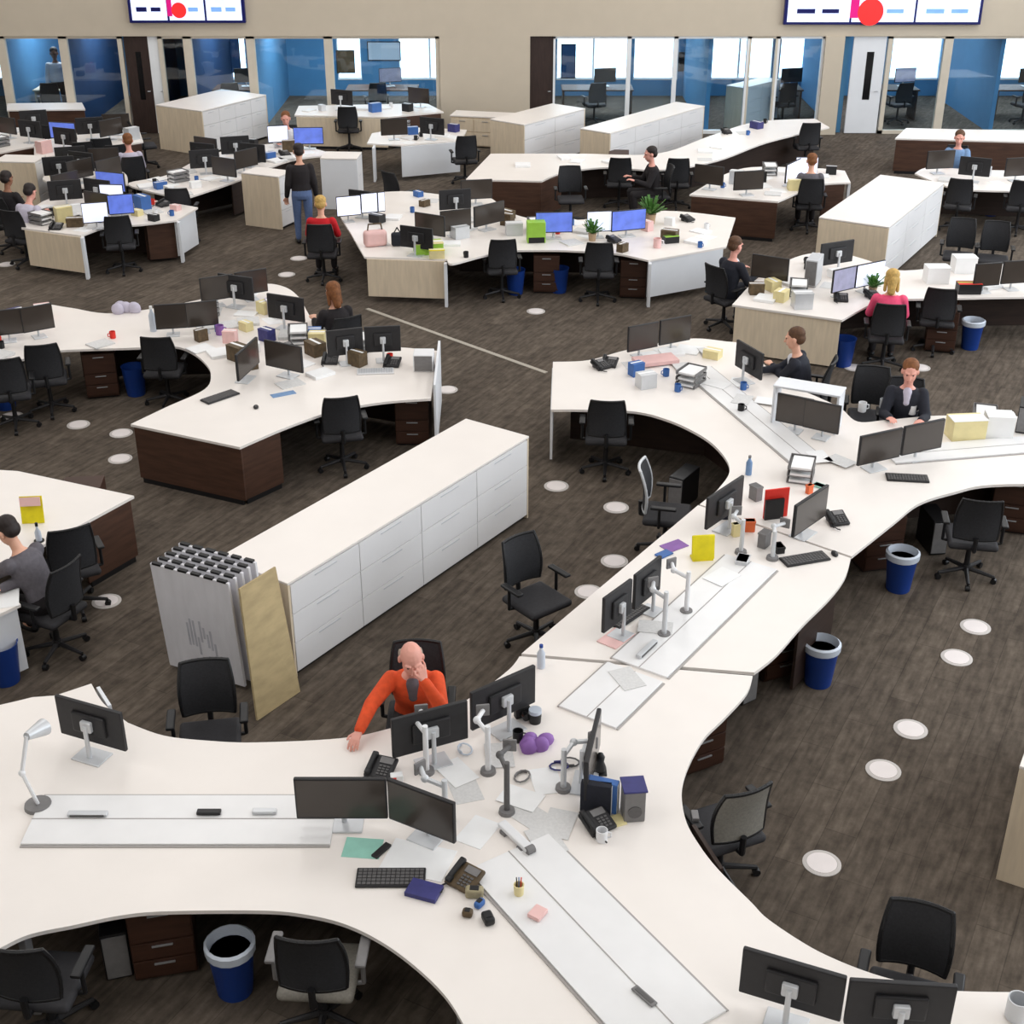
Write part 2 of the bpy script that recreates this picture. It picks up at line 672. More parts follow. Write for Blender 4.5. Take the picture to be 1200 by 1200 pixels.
    if hair:
        b = Blob()
        if bald:
            for s in (-1, 1):
                b.ell(hd(0.070 * s, 0.045, -0.005), (0.0160, 0.0513, 0.0388), tq)
            b.ell(hd(0, 0.098, -0.012), (0.0661, 0.0182, 0.0388), tq)
            b.cap(hd(0.055, 0.08, -0.01), 0.018, hd(-0.055, 0.08, -0.01), 0.018)
        else:
            b.ell(hd(0, 0.030, 0.052), (0.0992, 0.1117, 0.0912), tq)
            b.ell(hd(0, 0.060, 0.0), (0.0912, 0.0730, 0.0855), tq)
            if long_hair:
                b.cap(hd(0, 0.072, 0.0), 0.074, hd(0, 0.085, -0.15), 0.056)
                for s in (-1, 1):
                    b.cap(hd(0.072 * s, 0.02, 0.0), 0.026, hd(0.075 * s, 0.03, -0.14), 0.024)
        b.melt('hair', hair, root, 0.009)
    PEOPLE.append((label, root, rz))
    return root


PEOPLE = []
FLOOR = lambda x, y: W(x, y, 0)
DESK = 0.742
person('bald man in an orange shirt resting his chin on one hand at the white desk', (482, 772), 1.24, W(470, 1100), 'cloth_orange', 'cloth_dark',
       'hair_grey', 'skin_pink', lean=20, bald=True, head_pitch=24, voxel=0.0055, hands=(W(409, 876, DESK + 0.05), None), face_hand=1,
       head_turn=0.18, poles=[(-0.9, 0.2, 0.2), (0.55, -0.1, -1.0)], collar='cloth_grey')
person('dark haired man in a black suit reaching forward over the desk, seen side on', (931, 398), 1.22, W(700, 470), 'cloth_suit', 'cloth_suit',
       'hair_brown', 'skin', lean=16, collar='cloth_white', hands=(W(893, 434, DESK + 0.06), W(905, 428, DESK + 0.06)))
person('man in a dark suit and pale shirt sitting upright behind the two wide screens', (1066, 441), 1.2, W(1050, 700), 'cloth_suit', 'cloth_suit',
       'hair_auburn', 'skin_pink', lean=4, collar='cloth_lilac', head_pitch=16)
person('blond woman in a bright pink top seated with her back to us', (1045, 331), 1.2, W(1010, 210), 'cloth_pink', 'cloth_dark',
       'hair_blond', 'skin', lean=8, long_hair=True)
person('man in a dark suit seated at the end of a white desk, facing right', (862, 292), 1.2, W(1100, 310), 'cloth_suit', 'cloth_suit',
       'hair_brown', 'skin_pink', lean=8, collar='cloth_white')
person('dark haired person in a grey jumper bent over the small desk by the photo edge', (8, 622), 1.22, W(-150, 700), 'cloth_grey', 'cloth_dark',
       'hair_dark', 'skin', lean=26, head_pitch=30, hands=(W(0, 690, DESK + 0.05), W(-18, 662, DESK + 0.05)))
person('fair haired woman in a red cardigan seated beside a black chair', (376, 243), 1.2, W(430, 170), 'cloth_red', 'cloth_dark',
       'hair_blond', 'skin', lean=6)
person('standing person in blue jeans and dark top beside the short cream cabinet', (350, 180), 1.62, W(300, 120), 'cloth_dark', 'denim',
       'hair_dark', 'skin', lean=2, sitting=False)
person('long brown haired woman in a black top at the cluttered desk end', (390, 346), 1.2, W(310, 380), 'cloth_dark', 'cloth_dark',
       'hair_auburn', 'skin', lean=10, long_hair=True)
person('person in dark clothes at the far left edge, turned to the cluttered desks', (9, 213), 1.2, W(160, 235), 'cloth_dark', 'cloth_dark',
       'hair_dark', 'skin_brown', lean=8)
person('person in a pale lilac shirt leaning over papers at the maple-ended desk', (36, 227), 1.16, W(150, 258), 'cloth_lilac', 'cloth_dark',
       'hair_dark', 'skin_pink', lean=26, head_pitch=24)
person('person in a light blue shirt seated between the far right desks', (1124, 165), 1.2, W(1110, 300), 'cloth_blue', 'cloth_dark',
       'hair_brown', 'skin_pink', lean=4)
person('dark dressed person with a red face at the far bench of white tops', (762, 184), 1.2, W(690, 260), 'cloth_dark', 'cloth_dark',
       'hair_dark', 'skin_pink', lean=8)
person('person in a grey top seen from behind at the dark wood desk', (951, 192), 1.2, W(900, 130), 'cloth_grey', 'cloth_dark',
       'hair_auburn', 'skin', lean=8)
person('person in a mauve top by the dark wood back desk at left', (150, 168), 1.2, W(90, 120), 'cloth_lilac', 'cloth_dark',
       'hair_auburn', 'skin_pink', lean=8)
person('person in a white shirt standing inside the glazed office at far left', (64, 68), 1.55, W(70, 300), 'cloth_white', 'cloth_dark',
       'hair_dark', 'skin_brown', lean=2, sitting=False)
person('person in a white shirt at the middle of the crowded back desks', (335, 142), 1.2, W(300, 400), 'cloth_white', 'cloth_dark',
       'hair_auburn', 'skin_pink', lean=8)


# ------------------------------------------------------------------ makers of the repeated things
def rbox(c, s, bev, name, m, parent, rot=None):
    return MB().box(c, s, bev, rot).build(name, m, parent)


def make_monitor(root, w=0.57, h=0.345, disp='screen_off', z0=0.11):
    zc = z0 + h / 2
    c = rbox((0, 0, zc), (w, 0.034, h), 0.008, 'casing', 'dark_plastic', root)
    MB().box((0, -0.0175, zc + 0.004), (w - 0.022, 0.003, h - 0.03)).build('display', disp, c, False)
    MB().box((0, 0.027, zc), (w * 0.5, 0.03, h * 0.5), 0.012).build('back_cover', 'dark_plastic', c)
    b = MB()
    b.cyl((0, 0.075, 0.012), (0, 0.075, z0 + h * 0.55), 0.018, 0.016)
    b.box((0, 0.055, zc), (0.09, 0.04, 0.09), 0.01)
    b.build('stand', 'silver', root)
    MB().box((0, 0.05, 0.007), (0.24, 0.18, 0.014), 0.006).build('base', 'silver', root)


def make_chair(root, mesh='black_mesh', frame='black'):
    MB().box((0, -0.01, 0.46), (0.49, 0.48, 0.075), 0.035, seg=3).build('seat', 'charcoal', root)
    # curved back panel
    t = MB()
    nx, nz = 8, 7
    bm = bmesh.new()
    grid = []
    for j in range(nz + 1):
        z = 0.56 + 0.46 * j / nz
        hw = 0.235 - 0.05 * (j / nz) ** 2 - 0.03 * (1 - j / nz) ** 2
        row = []
        for i in range(nx + 1):
            x = -hw + 2 * hw * i / nx
            y = 0.235 - 0.05 * (x / 0.22) ** 2 + 0.06 * (j / nz) - 0.03 * math.sin(PI * j / nz)
            row.append((x, y, z))
        grid.append(row)
    vf = [[bm.verts.new(p) for p in r] for r in grid]
    vb = [[bm.verts.new((p[0], p[1] + 0.022, p[2])) for p in r] for r in grid]
    for j in range(nz):
        for i in range(nx):
            bm.faces.new((vf[j][i], vf[j][i + 1], vf[j + 1][i + 1], vf[j + 1][i]))
            bm.faces.new((vb[j][i], vb[j + 1][i], vb[j + 1][i + 1], vb[j][i + 1]))
    for j in range(nz):
        for i in (0, nx):
            bm.faces.new((vf[j][i], vf[j + 1][i], vb[j + 1][i], vb[j][i]))
    for i in range(nx):
        for j in (0, nz):
            bm.faces.new((vf[j][i], vb[j][i], vb[j][i + 1], vf[j][i + 1]))
    bmesh.ops.recalc_face_normals(bm, faces=bm.faces)
    t._take(bm)
    bk = t.build('backrest', mesh, root)
    e = MB()
    ring = [grid[j][0] for j in range(nz + 1)] + [grid[nz][i] for i in range(1, nx + 1)] + [grid[j][nx] for j in range(nz - 1, -1, -1)] + [grid[0][i] for i in range(nx - 1, -1, -1)]
    e.tube([(p[0], p[1] + 0.011, p[2]) for p in ring], 0.016, 6)
    e.build('back_frame', frame, bk)
    MB().tube([(0, 0.10, 0.43), (0, 0.27, 0.45), (0, 0.275, 0.60)], 0.024, 8).build('back_support', frame, root)
    for s in (-1, 1):
        a = MB()
        a.tube([(0.20 * s, 0.05, 0.43), (0.285 * s, 0.05, 0.45), (0.285 * s, 0.05, 0.66)], 0.016, 8)
        a.box((0.285 * s, 0.01, 0.672), (0.07, 0.27, 0.03), 0.013)
        a.build('armrest', frame, root)
    MB().cyl((0, 0, 0.12), (0, 0, 0.43), 0.03, 0.024).box((0, 0, 0.415), (0.26, 0.26, 0.03), 0.012).build('gas_column', frame, root)
    b = MB()
    for k in range(5):
        a = 2 * PI * k / 5 + 0.3
        b.cyl((0, 0, 0.115), (0.29 * math.cos(a), 0.29 * math.sin(a), 0.075), 0.026, 0.017, 8)
    b.cyl((0, 0, 0.085), (0, 0, 0.15), 0.045, 0.04, 14)
    b.build('star_base', 'dark_plastic', root)
    for k in range(5):
        a = 2 * PI * k / 5 + 0.3
        x, y = 0.29 * math.cos(a), 0.29 * math.sin(a)
        c = MB()
        tq = Vector((-math.sin(a), math.cos(a), 0)) * 0.022
        c.cyl(Vector((x, y, 0.03)) - tq, Vector((x, y, 0.03)) + tq, 0.03, 0.03, 12)
        c.cyl((x, y, 0.03), (x, y, 0.08), 0.01)
        c.build('caster', 'black', root)


def make_keyboard(root, body='dark_plastic', keys='key_grey'):
    MB().box((0, 0, 0.011), (0.44, 0.15, 0.018), 0.006).build('body', body, root)
    k = MB()
    for r in range(5):
        for c in range(14):
            k.box((-0.195 + c * 0.03, 0.05 - r * 0.026, 0.023), (0.024, 0.020, 0.008))
    k.build('keys', keys, root, False)


def make_mouse(root):
    MB().sph((0, 0, 0.012), (0.032, 0.055, 0.022), 14).build('shell', 'dark_plastic', root)
    MB().cyl((-0.005, -0.03, 0.033), (0.005, -0.03, 0.033), 0.008).build('scroll_wheel', 'grey_plastic', root)


def make_phone(root):
    tl = Matrix.Rotation(math.radians(18), 3, 'X')
    MB().box((0, 0, 0.045), (0.21, 0.20, 0.035), 0.012, tl).box((0, 0.05, 0.025), (0.16, 0.06, 0.05), 0.01).build('body', 'dark_plastic', root)
    h = MB()
    h.box((-0.075, 0, 0.085), (0.042, 0.15, 0.022), 0.010, tl)
    h.box((-0.075, 0.068, 0.095), (0.050, 0.055, 0.036), 0.014, tl)
    h.box((-0.075, -0.072, 0.050), (0.050, 0.055, 0.036), 0.014, tl)
    h.build('handset', 'black', root)
    MB().box((0.03, 0.045, 0.082), (0.105, 0.055, 0.006), 0.002, tl).build('display', 'grey_plastic', root)
    k = MB()
    for r in range(4):
        for c in range(3):
            k.box((0.0 + c * 0.03, -0.005 - r * 0.022, 0.066 - r * 0.0072), (0.022, 0.015, 0.008), 0.002, tl)
    k.build('buttons', 'key_grey', root)
    pts = [(-0.075 - 0.02 * math.sin(t * 0.9), -0.09 - 0.018 * t, 0.02 + 0.006 * math.cos(t * 2.2)) for t in range(7)]
    MB().tube(pts, 0.006, 6).build('cord', 'black', root)


def make_bin(root, m='bin_blue'):
    MB().lathe([(0.115, 0.0), (0.12, 0.01), (0.155, 0.40), (0.162, 0.41), (0.150, 0.405), (0.112, 0.02)], 24).build('tub', m, root)


def make_lined_bin(root):
    make_bin(root)
    MB().lathe([(0.156, 0.36), (0.168, 0.37), (0.170, 0.43), (0.150, 0.445), (0.140, 0.36)], 18).build('bin_liner', 'liner', root)


def make_pedestal(root):
    MB().box((0, 0, 0.33), (0.42, 0.56, 0.60), 0.006).build('body', 'drawer_brown', root)
    MB().box((0, 0.01, 0.02), (0.38, 0.5, 0.04), 0.0).build('plinth', 'black', root)
    z = 0.055
    for h in (0.15, 0.15, 0.26):
        zc = 0.61 - (0.61 - z) + h / 2
        d = MB().box((0, -0.287, z + h / 2), (0.404, 0.018, h - 0.01), 0.003).build('drawer', 'drawer_brown', root)
        MB().box((0, -0.302, z + h - 0.035), (0.14, 0.014, 0.014), 0.004).build('handle', 'steel', d)
        z += h + 0.006


def make_sheet(root, m='paper', n=1):
    MB().box((0, 0, 0.0015 * n), (0.21, 0.297, 0.003 * n)).build('sheet', m, root, False)


def make_outlet(root):
    MB().lathe([(0.145, 0.0), (0.145, 0.006), (0.118, 0.010), (0.112, 0.006)], 32).build('rim', 'outlet_ring', root)
    MB().lathe([(0.113, 0.001), (0.113, 0.011), (0.03, 0.013)], 32).build('lid', 'outlet', root)


def make_mug(root, m='white_plastic'):
    MB().lathe([(0.036, 0), (0.040, 0.004), (0.041, 0.095), (0.036, 0.095), (0.034, 0.01)], 18).build('cup', m, root)
    MB().tube([(0.038, 0, 0.075), (0.062, 0, 0.068), (0.064, 0, 0.035), (0.038, 0, 0.024)], 0.006, 6).build('handle', m, root)


def make_bottle(root):
    MB().lathe([(0.032, 0), (0.034, 0.01), (0.034, 0.14), (0.014, 0.18), (0.014, 0.20)], 16).build('body', 'liner', root)
    MB().cyl((0, 0, 0.198), (0, 0, 0.222), 0.016).build('cap', 'bin_blue', root)


def make_tray(root):
    f = MB()
    for k in range(3):
        z = 0.01 + 0.075 * k
        f.box((0, 0, z), (0.26, 0.33, 0.006))
        for s in (-1, 1):
            f.box((0.13 * s, 0, z + 0.02), (0.005, 0.33, 0.04))
        f.box((0, 0.165, z + 0.02), (0.26, 0.005, 0.04))
    for sx in (-1, 1):
        for sy in (-1, 1):
            f.cyl((0.125 * sx, 0.15 * sy, 0.0), (0.125 * sx, 0.15 * sy, 0.17), 0.005, None, 8)
    f.build('rack', 'grey_plastic', root, False)
    for k in range(3):
        MB().box((0.004 * k, -0.005, 0.026 + 0.075 * k), (0.215, 0.3, 0.024), 0.0).build('papers', 'paper', root, False)


def make_lamp(root):
    MB().cyl((0, 0, 0), (0, 0, 0.025), 0.085, 0.08, 20).build('base', 'grey_plastic', root)
    MB().tube([(0, 0, 0.02), (0.02, 0.06, 0.30), (0.0, -0.02, 0.52)], 0.013, 8).sph((0.02, 0.06, 0.30), 0.022).build('arm', 'white_plastic', root)
    MB().cyl((0, -0.02, 0.52), (-0.02, -0.17, 0.49), 0.025, 0.055, 16).build('lamp_shade', 'silver', root)


def make_books(root, m='card_blue'):
    MB().box((0, 0, 0.13), (0.065, 0.22, 0.26), 0.006).build('cover', m, root)
    MB().box((0, -0.006, 0.13), (0.052, 0.214, 0.244)).build('pages', 'paper', root, False)


def make_pc(root):
    MB().box((0, 0, 0.21), (0.18, 0.42, 0.40), 0.01).build('case', 'black', root)
    MB().box((0, -0.213, 0.21), (0.16, 0.012, 0.36), 0.004).build('front_panel', 'grey_plastic', root)
    for s in (-1, 1):
        for q in (-1, 1):
            MB().cyl((0.07 * s, 0.17 * q, 0), (0.07 * s, 0.17 * q, 0.02), 0.015).build('foot', 'black', root)


def make_plant(root):
    MB().lathe([(0.055, 0), (0.07, 0.12), (0.074, 0.125), (0.06, 0.12)], 16).build('pot', 'terracotta', root)
    f = MB()
    rr = random.Random(3)
    for k in range(46):
        a, e = rr.uniform(0, 2 * PI), rr.uniform(0.25, 1.4)
        L = rr.uniform(0.12, 0.24)
        d = Vector((math.cos(a) * math.cos(e), math.sin(a) * math.cos(e), math.sin(e)))
        q = d.to_track_quat('X', 'Z').to_matrix()
        f.box(Vector((0, 0, 0.12)) + d * L * 0.6, (L, 0.035, 0.004), 0.0, q)
    f.build('foliage', 'leaf', root, False)
    MB().cyl((0, 0, 0.10), (0, 0, 0.2), 0.01).build('stem', 'leaf', root)


def make_carton(root, m='cardboard'):
    MB().box((0, 0, 0.11), (0.30, 0.24, 0.22), 0.003).build('body', m, root)
    MB().box((0, -0.03, 0.223), (0.31, 0.19, 0.006)).build('flap', m, root)
    MB().box((0, 0, 0.2275), (0.31, 0.05, 0.002)).build('tape', 'paper', root)


def make_file_unit(root, w=0.93, d=1.0, h=1.0):
    MB().box((0, 0, h / 2 + 0.02), (w - 0.004, d - 0.05, h - 0.04), 0.004).build('body', 'file_white', root)
    MB().box((0, 0, 0.02), (w - 0.03, d - 0.10, 0.05)).build('plinth', 'black', root)
    for s in (-1, 1):
        for k in range(3):
            hh = (h - 0.06) / 3
            z = 0.05 + hh * (k + 0.5)
            f = MB().box((0, s * (d / 2 - 0.013), z), (w - 0.008, 0.024, hh - 0.006), 0.003).build('drawer', 'file_white', root)
            MB().box((0, s * (d / 2 + 0.0005), z + hh * 0.36), (0.30, 0.008, 0.012), 0.003).build('handle', 'silver', f)


KINDS = {
    'monitor': ('monitor', make_monitor),
    'monitor_white': ('monitor', lambda r: make_monitor(r, disp='screen_white')),
    'monitor_blue': ('monitor', lambda r: make_monitor(r, disp='screen_blue')),
    'monitor_grey': ('monitor', lambda r: make_monitor(r, disp='screen_grey')),
    'chair': ('office_chair', make_chair),
    'keyboard': ('keyboard', make_keyboard),
    'mouse': ('computer_mouse', make_mouse),
    'phone': ('desk_phone', make_phone),
    'bin': ('waste_bin', make_bin),
    'lined_bin': ('waste_bin', make_lined_bin),
    'pedestal': ('pedestal_cabinet', make_pedestal),
    'outlet': ('floor_outlet', make_outlet),
    'mug': ('mug', make_mug),
    'bottle': ('water_bottle', make_bottle),
    'tray': ('letter_tray', make_tray),
    'lamp': ('desk_lamp', make_lamp),
    'binder': ('ring_binder', make_books),
    'pc': ('computer_tower', make_pc),
    'plant': ('potted_plant', make_plant),
    'carton': ('carton', make_carton),
    'file_unit': ('filing_cabinet', make_file_unit),
}


def sheet(label, cat, p, w, l, h, rz, m, group=None, name='paper_sheet', tilt=0.0):
    """a flat sheet, pad or folder of its own size, lying on the desk"""
    o = MB().box((0, 0, h / 2), (w, l, h), min(0.004, h * 0.3)).build(name, m)
    o.location = p
    o.rotation_euler = (tilt, 0, rz)
    return tag(o, label, cat, group)


def monitor(label, e, front=True, group=None, z0=0.11, kind='monitor', deskz=DESK, parts=None):
    """e: the two ends of the screen's lower edge in the photo"""
    a, b = W(e[0], e[1], deskz + z0), W(e[2], e[3], deskz + z0)
    mid = (a + b) / 2
    d = b - a
    n = Vector((-d.y, d.x, 0))
    to_cam = Vector((-mid.x, -mid.y, 0))
    if (n.dot(to_cam) > 0) != front:
        n = -n
    rz = face((0, 0), n)
    width = max(0.42, min(0.66, d.length))
    o = place(kind, label, 'monitor', (mid.x, mid.y, deskz), rz, group, parts, (width / 0.57, 1, 1))
    return o


def put(kind, label, cat, px, z=DESK, look=None, rz=0.0, group=None, mats=None, scale=None):
    p = W(px[0], px[1], z)
    if look is not None:
        rz = face(p, W(look[0], look[1], z))
    return place(kind, label, cat, p, rz, group, mats, scale)


def chair(label, px, look, z=0.0, group=None, mats=None, rz=None):
    """px: point of the chair's axis in the photo at height z"""
    p = W(px[0], px[1], z)
    if rz is None:
        rz = face(p, W(look[0], look[1], z))
    return place('chair', label, 'chair', (p.x, p.y, 0), rz, group, mats)


# ------------------------------------------------------------------ desks
def panel(root, a, b, m, name='end_panel', z0=0.06, z1=0.712, t=0.03, inset=0.03, zp=DESK, foot=False):
    """upright board under a worktop edge running between two photo points"""
    p, q = W(a[0], a[1], zp), W(b[0], b[1], zp)
    d = (q - p)
    n = Vector((-d.y, d.x, 0)).normalized()
    c = (p + q) / 2
    away = n if n.dot(Vector((c.x, c.y, 0))) > 0 else -n
    c = c + away * (inset + t / 2)
    rot = Matrix.Rotation(math.atan2(d.y, d.x), 3, 'Z')
    o = MB().box((c.x, c.y, (z0 + z1) / 2), (d.length - 0.03, t, z1 - z0), 0.003, rot).build(name, m, root)
    if foot:
        MB().box((c.x, c.y, z0 / 2), (d.length - 0.10, t * 0.8, z0), 0.0, rot).build('plinth', 'black', o)
    return o


def slab_leg(root, a, m='white_panel', w=0.10, inward=(0, 0, 0)):
    p = W(a[0], a[1], DESK)
    MB().box((p.x + inward[0], p.y + inward[1], 0.356), (0.05, w, 0.712), 0.006).build('leg', m, root)


def desk(label, outline, name='curved_desk'):
    root = thing(name, label, 'desk')
    pts = smooth_outline(outline, DESK)
    MB().prism(pts, 0.712, DESK).build('worktop', 'laminate', root, False)
    return root


def trough(root, a, b, w=0.30, h=0.02, z=DESK, name='cable_tray', end=True):
    """flat cable tray lid along the middle of a desk arm with a grey seam each side"""
    p, q = W(a[0], a[1], z), W(b[0], b[1], z)
    d = q - p
    c = (p + q) / 2
    rot = Matrix.Rotation(math.atan2(d.y, d.x), 3, 'Z')
    o = MB().box((c.x, c.y, z + h / 2), (d.length, w, h), 0.003, rot).build(name, 'tray_lid', root)
    s = MB()
    for k in (-1, 1):
        off = rot @ Vector((0, k * (w / 2 + 0.012), 0))
        s.box((c.x + off.x, c.y + off.y, z + 0.004), (d.length, 0.018, 0.008), 0.0, rot)
    s.box((c.x, c.y, z + h + 0.001), (d.length, 0.008, 0.003), 0.0, rot)
    s.build('seam', 'seam_grey', o, False)
    return o


def shade_spine(root, a, b, m='walnut_dark'):  # added dark board that deepens the shade under a worktop
    p, q = W(a[0], a[1], DESK), W(b[0], b[1], DESK)
    d = q - p
    c = (p + q) / 2
    rot = Matrix.Rotation(math.atan2(d.y, d.x), 3, 'Z')
    MB().box((c.x, c.y, 0.37), (d.length, 0.05, 0.66), 0.0, rot).build('shade_panel', m, root)


# ------------------------------------------------------------------ the room
WALL_Y, BACK_Y, HEAD_Z, CEIL = 33.55, 38.5, 2.26, 8.8
XL, XR = -17.0, 17.0
structure(MB().box((0, 18, -0.05), (34.4, 46, 0.1)).build('floor', 'carpet', None, False))
structure(MB().box((0, 15.2, CEIL + 0.05), (34.4, 37, 0.1)).build('ceiling', 'ceiling_tile', None, False))
structure(MB().box((XL - 0.1, 18, CEIL / 2), (0.2, 46, CEIL)).build('wall_left', 'side_paint', None, False))
structure(MB().box((XR + 0.1, 18, CEIL / 2), (0.2, 46, CEIL)).build('wall_right', 'side_paint', None, False))
structure(MB().box((0, -3.6, CEIL / 2), (34.4, 0.2, CEIL)).build('wall_front', 'side_paint', None, False))


def wx(px, py=100):
    return WY(px, py, WALL_Y).x


SX0, SX1 = wx(516), wx(621)
wb = MB()
wb.box((0, WALL_Y + 0.1, (HEAD_Z + CEIL) / 2), (XR - XL, 0.2, CEIL - HEAD_Z))
wb.box(((SX0 + SX1) / 2, WALL_Y + 0.1, HEAD_Z / 2), (SX1 - SX0, 0.2, HEAD_Z))
structure(wb.build('wall_back', 'wall_paint', None, False))

# glazed bays of the back wall
bays = [(-130, 8), (8, 80), (80, 148), (190, 224), (224, 297), (297, 387), (387, 516),
        (648, 736), (736, 790), (790, 875), (875, 908), (908, 962), (1036, 1106), (1106, 1330)]
for i, (a, b) in enumerate(bays):
    xa, xb = wx(a), wx(b)
    root = bpy.data.objects.new('window_%d' % (i + 1), None)
    COL.objects.link(root)
    structure(root)
    mm = 'mullion' if i < 7 or i in (10, 12, 13) else 'mullion_white'
    wpost = 0.10 if i < 7 or i in (12, 13) else 0.05
    f = MB()
    f.box((xa + wpost / 2, WALL_Y + 0.1, HEAD_Z / 2), (wpost, 0.12, HEAD_Z))
    f.box((xb - wpost / 2, WALL_Y + 0.1, HEAD_Z / 2), (wpost, 0.12, HEAD_Z))
    f.box(((xa + xb) / 2, WALL_Y + 0.1, HEAD_Z - 0.03), (xb - xa, 0.12, 0.06))
    f.box(((xa + xb) / 2, WALL_Y + 0.1, 0.04), (xb - xa, 0.12, 0.08))
    f.build('window_frame', mm, root, False)
    MB().box(((xa + xb) / 2, WALL_Y + 0.1, HEAD_Z / 2), (xb - xa - 0.04, 0.012, HEAD_Z - 0.08)).build('pane', 'glass_pane', root, False)

# doors in the back wall
def wall_door(n, a, b, m, dy=0.1, ang=0.0, light=None):
    xa, xb = wx(a), wx(b)
    root = bpy.data.objects.new('door_%d' % n, None)
    COL.objects.link(root)
    root.location = (xa, WALL_Y + dy, 0)
    root.rotation_euler = (0, 0, ang)
    structure(root)
    w = xb - xa
    MB().box((w / 2, 0, HEAD_Z / 2), (w, 0.06, HEAD_Z - 0.02), 0.004).build('door_leaf', m, root)
    if light:
        MB().box((w * 0.55, 0, 1.35), (w * 0.22, 0.07, 1.1)).build('vision_panel', light, root, False)
    MB().tube([(w * 0.88, -0.03, 1.0), (w * 0.88, -0.08, 1.0), (w * 0.78, -0.08, 1.0)], 0.012).build('handle', 'steel', root)
    return root


wall_door(1, 621, 648, 'door_brown')
wall_door(2, 150, 178, 'door_brown', light='black_gloss')
wall_door(3, 178, 190, 'mullion_white')
wall_door(4, 996, 1034, 'white_panel', light='black_gloss')
structure(MB().box(((wx(962) + wx(984)) / 2, WALL_Y + 0.1, HEAD_Z / 2), (wx(984) - wx(962), 0.34, HEAD_Z)).build('column', 'wall_paint', None, False))

# offices behind the glass
sb = MB()
WIN = [(-200, -20), (-10, 9), (100, 128), (262, 290), (396, 424), (468, 540), (652, 738), (742, 794), (826, 904), (912, 956), (1042, 1100), (1128, 1400)]
prev = XL
zs, zt = 0.42, 2.45
for a, b in WIN:
    xa, xb = WY(a, 80, BACK_Y).x, WY(b, 80, BACK_Y).x
    xa, xb = max(xa, prev), min(xb, XR)
    sb.box(((prev + xa) / 2, BACK_Y, 1.3), (max(0.01, xa - prev), 0.12, 2.6))
    sb.box(((xa + xb) / 2, BACK_Y, zs / 2), (xb - xa, 0.12, zs))
    sb.box(((xa + xb) / 2, BACK_Y, (zt + 2.6) / 2), (xb - xa, 0.12, 2.6 - zt))
    prev = xb
sb.box(((prev + XR) / 2, BACK_Y, 1.3), (max(0.01, XR - prev), 0.12, 2.6))
structure(sb.build('wall_outer', 'office_blue', None, False))
for i, (a, b) in enumerate(WIN):
    xa, xb = max(XL, WY(a, 80, BACK_Y).x), min(XR, WY(b, 80, BACK_Y).x)
    root = bpy.data.objects.new('window_%d' % (20 + i), None)
    COL.objects.link(root)
    structure(root)
    f = MB()
    n = max(1, round((xb - xa) / 0.9))
    for k in range(n + 1):
        x = xa + (xb - xa) * k / n
        f.box((x, BACK_Y, (zs + zt) / 2), (0.05, 0.1, zt - zs))
    f.box(((xa + xb) / 2, BACK_Y, zs + 0.03), (xb - xa, 0.16, 0.05))
    f.build('window_frame', 'mullion_white', root, False)
    MB().box(((xa + xb) / 2, BACK_Y + 0.02, (zs + zt) / 2), (xb - xa, 0.01, zt - zs)).build('pane', 'glass_pane', root, False)
structure(MB().box((0, (WALL_Y + BACK_Y) / 2 + 0.1, 2.65), (34, BACK_Y - WALL_Y + 0.1, 0.1)).build('ceiling_office', 'ceiling_tile', None, False))
for k, (px, m) in enumerate([(4, 'office_blue'), (80, 'office_navy'), (151, 'office_navy'), (224, 'office_navy'), (298, 'office_blue'), (560, 'office_pale'),
                             (832, 'office_blue'), (990, 'office_blue'), (1172, 'office_blue')]):
    x = wx(px)
    structure(MB().box((x, (WALL_Y + BACK_Y) / 2 + 0.1, 1.3), (0.1, BACK_Y - WALL_Y - 0.2, 2.6)).build('wall_office', m, None, False))
# simple furniture inside the offices
for k, (px, w, m) in enumerate([(45, 1.3, 'maple'), (262, 1.2, 'walnut'), (440, 1.8, 'walnut'), (705, 1.8, 'walnut'), (850, 1.8, 'walnut'), (935, 0.9, 'walnut'),
                                (1075, 1.0, 'walnut_dark'), (1228, 1.4, 'walnut')]):
    if k == 4:
        continue
    x = wx(px, 120)
    words = ['in the office of the man in white', 'in the dark blue office left of the long bright one', 'in the long bright office by the solid wall',
             'in the office right of the dark brown door', 'in the office behind the white shelf bank', 'in the narrow office beside the beige column',
             'in the office right of the open white door', 'in the blue office at the far right'][k]
    t = thing('office_table', 'table ' + words, 'table', (x, WALL_Y + 2.0, 0))
    MB().box((0, 0, 0.73), (w, 0.8, 0.035), 0.006).build('tabletop', m, t)
    for s in (-1, 1):
        MB().box((s * (w / 2 - 0.05), 0, 0.355), (0.04, 0.7, 0.71), 0.003).build('leg', m, t)
    place('monitor' if k % 2 else 'monitor_grey', 'screen on the table ' + words, 'monitor', (x + 0.2, WALL_Y + 2.05, 0.748), 0.25)
    place('chair', 'dark chair at the table ' + words, 'chair', (x - 0.1, WALL_Y + 1.25, 0), PI + 0.3)

